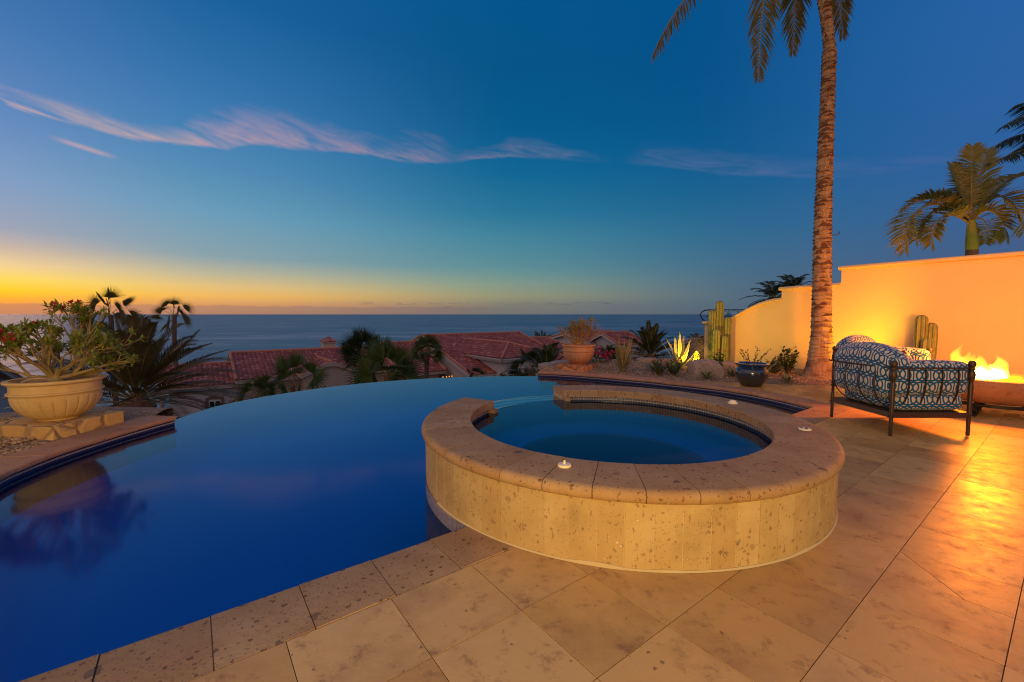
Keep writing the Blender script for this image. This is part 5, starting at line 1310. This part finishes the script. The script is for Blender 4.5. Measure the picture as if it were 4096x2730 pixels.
# ------------------------------------------------------------------ armchairs
def cushion(mb, c, s, puff=.35, n=10, arch_=0.0, bulge=.0):
    """soft box: superellipsoid-ish with box-projected uv in metres"""
    cx, cy, cz = c; hx, hy, hz = s[0] / 2, s[1] / 2, s[2] / 2; rad = min(hx, hy, hz) * puff * 2
    def P(x, y, z):      # x,y,z in -1..1 on the cube surface
        p = Vector((x * hx, y * hy, z * hz)); inner = Vector((max(-hx + rad, min(hx - rad, p.x)), max(-hy + rad, min(hy - rad, p.y)), max(-hz + rad, min(hz - rad, p.z))))
        d = p - inner
        if d.length > 1e-6: p = inner + d.normalized() * rad
        k = (1 - x * x) * (1 - y * y) if abs(z) > .99 else ((1 - x * x) * (1 - z * z) if abs(y) > .99 else (1 - y * y) * (1 - z * z))
        ax = 2 if abs(z) > .99 else (1 if abs(y) > .99 else 0); p[ax] += (1 if (x, y, z)[ax] > 0 else -1) * bulge * k
        p.z += arch_ * (1 - (y) ** 2) * (z + 1) / 2
        p += Vector((0, 0, 1)) * .004 * noise.noise(p * 9)
        return (cx + p.x, cy + p.y, cz + p.z)
    g = [-1 + 2 * i / n for i in range(n + 1)]
    for ax in range(3):
        for sg in (-1, 1):
            ids = []
            for a in g:
                row = []
                for b in g:
                    v = [0, 0, 0]; v[ax] = sg; v[(ax + 1) % 3] = a; v[(ax + 2) % 3] = b; row.append((mb.vert(P(*v)), v))
                ids.append(row)
            for i in range(n):
                for j in range(n):
                    q = [ids[i][j], ids[i + 1][j], ids[i + 1][j + 1], ids[i][j + 1]]
                    if sg < 0: q.reverse()
                    u = []
                    for vi, v in q:
                        X, Y, Zz = v[0] * hx, v[1] * hy, v[2] * hz
                        u.append(((Y, Zz) if ax == 0 else ((X, Zz) if ax == 1 else (Y, X))))
                    mb.face([vi for vi, v in q], 0, [(p[0] + c[0] * .37, p[1] + .03) for p in u], True)
def armchair(px, py, rot, label):
    """back on the -x side, front towards +x; (x0, y0) is the back corner nearest the camera"""
    W, Dp = .85, .86; x0 = y0 = 0.0; t = T('armchair', (0, 0, 0), label, 'armchair', 'ring print armchairs round the fire bowl'); z = 0
    x1, y1 = x0 + W, y0 + Dp
    full = [(.013, .002), (.017, .01), (.0185, .19), (.019, .205), (.030, .212), (.032, .222), (.020, .232), (.021, .26), (.0225, .56), (.018, .585), (.018, .605), (.024, .62), (.032, .645), (.035, .675), (.031, .705), (.022, .725), (.027, .738), (.027, .748), (.022, .756), (.029, .772), (.034, .792), (.031, .815), (.018, .832), (.001, .836)]
    for (x, y, top) in ((x0, y0, 1), (x1, y0, 1), (x0, y1, 0), (x1, y1, 1)):
        mb = MB(); mb.lathe(full if top else full[:8] + [(.018, .33), (.001, .335)], (x, y, .002), 20); t.part('leg', mb, M['metal'])
    mb = MB()
    mb.box(((x0 + x1) / 2, y0, .235), (W - .03, .022, .06)); mb.box(((x0 + x1) / 2, y1, .235), (W - .03, .022, .06)); mb.box((x0, (y0 + y1) / 2, .235), (.022, Dp - .03, .06)); mb.box((x1, (y0 + y1) / 2, .235), (.022, Dp - .03, .06)); mb.box(((x0 + x1) / 2, (y0 + y1) / 2, .262), (W - .04, Dp - .04, .006))
    t.part('seat_frame', mb, M['metal'])
    mb = MB()
    mb.tube([(x1, y0, .752), (x0, y0, .752)], .0095, 8); mb.tube([(x0, y0, .752)] + [(p[0], p[1], .752) for p in crom([(x0 - .02, y0 + .05), (x0 - .06, y0 + .3), (x0 - .085, y0 + .6), (x0 - .08, y0 + .82), (x0 - .02, y0 + .90), (x0 + .12, y0 + .90), (x1, y1)], 4)], .0095, 8)
    t.part('arm_rail', mb, M['metal'])
    for k in range(4):          # curved flat bars of the back and the two sides
        y = y0 + Dp * (k + .93) / 4.75; mb = MB(); xb = x0 - .085 * math.sin(min(1, (y - y0) / .6) * PI / 2); mb.tube(bez([(xb, y, .75), (xb - .05, y, .58), (xb - .07, y - .01, .40), (x0 + .02, y - .03, .30), (x0 + .14, y - .05, .262)], 12), .0105, 6, flat=.45); t.part('back_bar', mb, M['metal'])
        x = x0 + W * (k + .93) / 4.75
        for yy, sg in ((y0, 1), (y1, -1)):
            mb = MB(); mb.tube(bez([(x, yy, .75), (x, yy - sg * .02, .58), (x + .0, yy - sg * .035, .42), (x - .01, yy + sg * .05, .31), (x - .02, yy + sg * .13, .262)], 12), .0105, 6, flat=.45); t.part('side_bar', mb, M['metal'])
    mb = MB(); cushion(mb, (x0 + .47, y0 + Dp / 2, .365), (.76, .78, .20), .34, 10, 0, .012); t.part('seat_cushion', mb, M['fabric'], 80)
    mb = MB(); cushion(mb, (x0 + .105, y0 + Dp / 2 + .02, .65), (.28, .85, .49), .34, 14, .085, .03); t.part('back_cushion', mb, M['fabric'], 80)
    for yy in (y0 + .10, y1 - .10):
        mb = MB(); cushion(mb, (x0 + .50, yy, .635), (.74, .17, .36), .34, 12, 0, .02); t.part('arm_cushion', mb, M['fabric'], 80)
    t.o.location = (px, py, .002); t.o.rotation_euler = (0, 0, rot); return t
armchair(4.155, 4.61, 0, 'iron framed armchair with blue and white ring print, nearest the camera')
armchair(5.09, 6.70, math.radians(-62), 'second ring print armchair, partly hidden behind the nearest one')

# ------------------------------------------------------------------ camera, light, sky
cam = D.cameras.new('camera'); co = D.objects.new('camera', cam); COL.objects.link(co); SC.camera = co
co.location = (0, 0, CZ); co.rotation_euler = (PI / 2 - PITCH, 0, 0); cam.sensor_width = 36; cam.lens = 36 * FX / 4096; cam.clip_start = .05; cam.clip_end = 300000
def light(name, kind, loc, e, c, **k):
    l = D.lights.new(name, kind); l.energy = e; l.color = c; o = D.objects.new(name, l); COL.objects.link(o); o.location = loc
    aim = k.pop('aim', None)
    if aim: o.rotation_euler = (Vector(aim) - Vector(loc)).to_track_quat('-Z', 'Y').to_euler()
    for a, b in k.items(): setattr(l, a, b)
    return o
light('sun', 'SUN', (-30, 20, 5), .35, (1, .50, .25), angle=math.radians(8)).rotation_euler = (Vector((.77, -.64, -.035))).to_track_quat('-Z', 'Y').to_euler()
light('fire_light', 'POINT', (6.35, 5.66, 1.25), 470, (1, .215, .007), shadow_soft_size=.2, specular_factor=.45)
light('agave_spot', 'SPOT', SP + Vector((.07, .14, .24)), 120, (1, .54, .03), aim=(4.9, 11.0, .9), spot_size=2.1, spot_blend=.9, shadow_soft_size=.02)
light('trunk_spot', 'SPOT', (7.0, 8.2, .12), 210, (1, .45, .01), aim=(7.0, 9.5, 1.6), spot_size=1.9, spot_blend=.8, shadow_soft_size=.04)
# the lit house behind the camera: a low step lamp, plus added fill
light('palm_uplight', 'SPOT', (9.75, 8.55, .5), 240, (1, .50, .08), aim=(9.6, 9.1, 4.2), spot_size=1.5, spot_blend=.7, shadow_soft_size=.05)
light('step_lamp', 'AREA', (.6, -1.9, .41), 120, (1, .58, .07), aim=(.4, 3, .25), shape='RECTANGLE', size=.6, size_y=.10)
light('step_lamp', 'SPOT', (-2.2, -1.2, .85), 150, (1, .56, .08), aim=(-5.2, 4.9, .5), spot_size=.62, spot_blend=.8, shadow_soft_size=.05)
light('warm_fill', 'AREA', (-1.5, -5.5, 3.2), 340, (1, .66, .33), aim=(.5, 4, 0), shape='RECTANGLE', size=3.0, size_y=1.2)  # unseen broad area lamp, added to warm the deck and foreground

w = D.worlds.new('World'); SC.world = w; w.use_nodes = True; nt = w.node_tree; nt.nodes.clear()
g = nd(nt, 'ShaderNodeTexCoord').outputs['Generated']; nv = nd(nt, 'ShaderNodeVectorMath', {0: g}, operation='NORMALIZE').outputs[0]
sx = nd(nt, 'ShaderNodeSeparateXYZ', {0: nv})
az = mth(nt, 'MULTIPLY', mth(nt, 'ARCTAN2', sx.outputs[0], sx.outputs[1]), 180 / PI)
el = mth(nt, 'MULTIPLY', mth(nt, 'ARCSINE', sx.outputs[2]), 180 / PI)
ef = mth(nt, 'POWER', mth(nt, 'MAXIMUM', mth(nt, 'DIVIDE', el, 90.0), 0.0), .5)
def rp(st): return ramp(nt, ef, [(math.sqrt(max(0, e) / 90), C(*c)) for e, c in st])
RL = rp([(0, (196, 130, 95)), (0.7, (236, 148, 72)), (1.5, (255, 182, 30)), (2.11, (255, 208, 20)), (3.08, (255, 222, 88)), (4.31, (244, 210, 150)), (5.72, (205, 182, 165)), (7.39, (155, 162, 184)), (12, (125, 155, 198)), (17, (98, 135, 190)), (24, (68, 118, 178)), (40, (25, 85, 145)), (90, (20, 85, 160))])
RML = rp([(0, (165, 125, 108)), (1.06, (212, 152, 100)), (2.02, (238, 182, 96)), (3.08, (224, 190, 125)), (4.4, (186, 180, 150)), (6.34, (132, 160, 170)), (11, (102, 155, 184)), (15.5, (78, 138, 180)), (20, (60, 124, 178)), (25, (44, 110, 168)), (31, (20, 96, 155)), (45, (8, 84, 148)), (90, (18, 85, 162))])
RM = rp([(0, (112, 112, 112)), (1.14, (126, 122, 112)), (2.46, (146, 148, 118)), (4.05, (128, 152, 136)), (6.16, (92, 142, 150)), (10, (66, 132, 155)), (13, (38, 118, 152)), (18, (8, 102, 148)), (23, (0, 90, 140)), (29, (0, 84, 135)), (35, (0, 84, 138)), (60, (8, 82, 150)), (90, (18, 85, 162))])
RMR = rp([(0, (80, 96, 112)), (2.5, (82, 108, 126)), (6, (66, 108, 136)), (10, (42, 104, 142)), (15, (18, 94, 142)), (20, (4, 86, 140)), (27, (0, 80, 136)), (32, (0, 80, 138)), (60, (8, 82, 150)), (90, (18, 85, 162))])
RR = rp([(0, (78, 86, 112)), (3, (72, 88, 122)), (6, (64, 92, 136)), (10, (54, 96, 150)), (15, (44, 96, 158)), (20, (42, 98, 162)), (26, (40, 98, 166)), (45, (20, 88, 155)), (90, (18, 85, 162))])
c = mix(nt, mr(nt, az, -56, -33, 0, 1, True), RL, RML); c = mix(nt, mr(nt, az, -38, 2, 0, 1, True), c, RM); c = mix(nt, mr(nt, az, -6, 32, 0, 1, True), c, RMR); c = mix(nt, mr(nt, az, 20, 54, 0, 1, True), c, RR)
c = mix(nt, mr(nt, az, -62, -125, 0, 1, True), c, RR)
# unseen sky behind the camera, brightened in pink and lavender to light villas and deck
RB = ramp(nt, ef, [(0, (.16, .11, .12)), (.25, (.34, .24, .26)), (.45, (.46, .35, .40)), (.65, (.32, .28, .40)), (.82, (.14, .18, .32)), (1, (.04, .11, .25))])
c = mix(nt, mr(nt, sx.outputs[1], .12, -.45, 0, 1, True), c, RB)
# thin cloud streaks: a lower edge that follows a curve in azimuth, fading upwards
fc = nt.nodes.new('ShaderNodeFloatCurve'); cv = fc.mapping.curves[0]
pts = [(-49.2, 17.5), (-47, 16.9), (-45, 17.0), (-42, 16.7), (-38, 16.9), (-34, 17.3), (-30, 18.4), (-26, 18.6), (-22, 18.9), (-18, 18.9), (-12, 18.6), (-8, 18.8), (-4, 19.3), (2, 19.6), (8, 19.2), (14, 18.4), (22, 16.9), (30, 15.2), (38, 14.0), (46, 13.6)]
for i, (a, e) in enumerate(pts):
    x, y = (a + 60) / 120, (e - 10) / 15
    if i < 2: cv.points[i].location = (x, y)
    else: cv.points.new(x, y)
fc.mapping.update(); nt.links.new(mr(nt, az, -60, 60), fc.inputs[1])
edge = mr(nt, fc.outputs[0], 0, 1, 10, 25)
def lin(a, b_): return mth(nt, 'ADD', mth(nt, 'MULTIPLY', az, a), mth(nt, 'MULTIPLY', el, b_))
cmb = nd(nt, 'ShaderNodeCombineXYZ', {0: lin(.10, -.16), 1: lin(.16, .62), 2: 0.0}).outputs[0]
n1 = nz(nt, cmb, 1.0, 9, .58, .9)
fib = nz(nt, nd(nt, 'ShaderNodeCombineXYZ', {0: lin(.13, -.20), 1: lin(.30, 1.5), 2: 4.0}).outputs[0], 1.0, 7, .6, .5)
above = mth(nt, 'SUBTRACT', mth(nt, 'SUBTRACT', el, edge), mth(nt, 'MULTIPLY', mth(nt, 'SUBTRACT', n1, .5), 1.5))
hc = nt.nodes.new('ShaderNodeFloatCurve'); hv = hc.mapping.curves[0]
hp = [(-50, 1.5), (-44, 2.1), (-40, 1.7), (-37, 2.2), (-33, 4.4), (-28, 4.2), (-23, 3.2), (-17, 2.7), (-12, 4.0), (-8, 2.4), (-4, 1.6), (1, 2.6), (6, 1.8), (12, 1.2), (19, 3.2), (27, 2.6), (36, 2.0), (44, 1.6)]
for i, (a_, e_) in enumerate(hp):
    x_, y_ = (a_ + 60) / 120, e_ / 6
    if i < 2: hv.points[i].location = (x_, y_)
    else: hv.points.new(x_, y_)
hc.mapping.update(); nt.links.new(mr(nt, az, -60, 60), hc.inputs[1]); up_ = mth(nt, 'MULTIPLY', hc.outputs[0], 6.0)
body = mth(nt, 'MULTIPLY', mr(nt, above, -.05, .45, 0, 1, True), mth(nt, 'POWER', mth(nt, 'SUBTRACT', 1.0, mth(nt, 'DIVIDE', mth(nt, 'MAXIMUM', above, 0.0), up_), clamp=True), 1.3))
dens = mth(nt, 'MULTIPLY', body, mth(nt, 'ADD', mth(nt, 'MULTIPLY', mr(nt, n1, .34, .60), .72), mth(nt, 'MULTIPLY', mr(nt, fib, .38, .66), .42)))
gap = mth(nt, 'MULTIPLY', mr(nt, mth(nt, 'ABSOLUTE', mth(nt, 'ADD', az, 7.5)), 0, 3.0, .35, 1, True), mr(nt, mth(nt, 'ABSOLUTE', mth(nt, 'SUBTRACT', az, 13.5)), 0, 4.5, .0, 1, True))
stren = ramp(nt, mr(nt, az, -60, 60), [(0, (1, 1, 1)), (.15, (1, 1, 1)), (.35, (.85,) * 3), (.42, (.65,) * 3), (.55, (.55,) * 3), (.63, (.30,) * 3), (.70, (.52,) * 3), (.84, (.40,) * 3), (.92, (0, 0, 0))])
fac = mth(nt, 'MULTIPLY', mth(nt, 'MULTIPLY', dens, gap), mth(nt, 'MULTIPLY', stren, .80), clamp=True)
cc = ramp(nt, mr(nt, az, -60, 60), [(0, C(250, 190, 155)), (.13, C(245, 192, 150)), (.22, C(205, 160, 165)), (.4, C(190, 148, 155)), (.6, C(135, 135, 168)), (.9, C(118, 112, 162))])
c = mix(nt, fac, c, cc)
# a small lower streak on the left
e2 = mth(nt, 'ABSOLUTE', mth(nt, 'SUBTRACT', el, mth(nt, 'ADD', 15.3, mth(nt, 'MULTIPLY', mth(nt, 'ADD', az, 45.0), -.16))))
f2 = mth(nt, 'MULTIPLY', mth(nt, 'MULTIPLY', mr(nt, e2, .0, .35, 1, 0, True), mr(nt, mth(nt, 'ABSOLUTE', mth(nt, 'ADD', az, 44.3)), .6, 2.6, 1, 0, True)), .5)
c = mix(nt, f2, c, C(215, 170, 165))
# low cloud bank on the horizon
nb = nz(nt, nd(nt, 'ShaderNodeCombineXYZ', {0: mth(nt, 'MULTIPLY', az, .28)}).outputs[0], 1.0, 5, .55)
top = mth(nt, 'ADD', .50, mth(nt, 'MULTIPLY', nb, .85)); bk = mth(nt, 'MULTIPLY', mr(nt, mth(nt, 'SUBTRACT', el, top), -.05, .07, .62, 0, True), mr(nt, az, -12, 6, 1, 0, True))
c = mix(nt, bk, c, ramp(nt, mr(nt, az, -60, 60), [(0, C(190, 130, 95)), (.25, C(158, 122, 108)), (.5, C(108, 104, 108))]))
n3 = nz(nt, nd(nt, 'ShaderNodeCombineXYZ', {0: mth(nt, 'MULTIPLY', az, .45), 1: mth(nt, 'MULTIPLY', el, 3.5)}).outputs[0], 1.0, 4, .5)
f3 = mth(nt, 'MULTIPLY', mth(nt, 'MULTIPLY', mr(nt, n3, .52, .60), mr(nt, mth(nt, 'ABSOLUTE', mth(nt, 'SUBTRACT', el, 1.42)), .05, .28, 1, 0, True)), mr(nt, mth(nt, 'ABSOLUTE', az), 14, 24, .45, 0))
c = mix(nt, f3, c, C(84, 92, 104))
sky = nd(nt, 'ShaderNodeTexSky', sky_type='NISHITA', sun_disc=False, sun_elevation=math.radians(1.0), sun_rotation=math.radians(-50))
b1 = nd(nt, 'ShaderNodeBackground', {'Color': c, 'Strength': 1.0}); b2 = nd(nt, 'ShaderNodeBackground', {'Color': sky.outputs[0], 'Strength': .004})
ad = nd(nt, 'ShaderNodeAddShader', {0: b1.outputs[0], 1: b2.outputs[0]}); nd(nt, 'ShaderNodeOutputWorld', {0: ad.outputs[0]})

SC.view_settings.view_transform = 'Standard'; SC.view_settings.look = 'None'; SC.view_settings.exposure = 0; SC.view_settings.gamma = 1
SC.render.engine = 'CYCLES'; SC.cycles.use_denoising = True
try: SC.cycles.denoiser = 'OPENIMAGEDENOISE'
except Exception: pass
SC.cycles.max_bounces = 8; SC.cycles.transparent_max_bounces = 16; SC.cycles.sample_clamp_indirect = 4; SC.cycles.caustics_reflective = False; SC.cycles.caustics_refractive = False
SC.cycles.use_adaptive_sampling = True; SC.cycles.adaptive_threshold = .006; SC.cycles.filter_width = 1.15
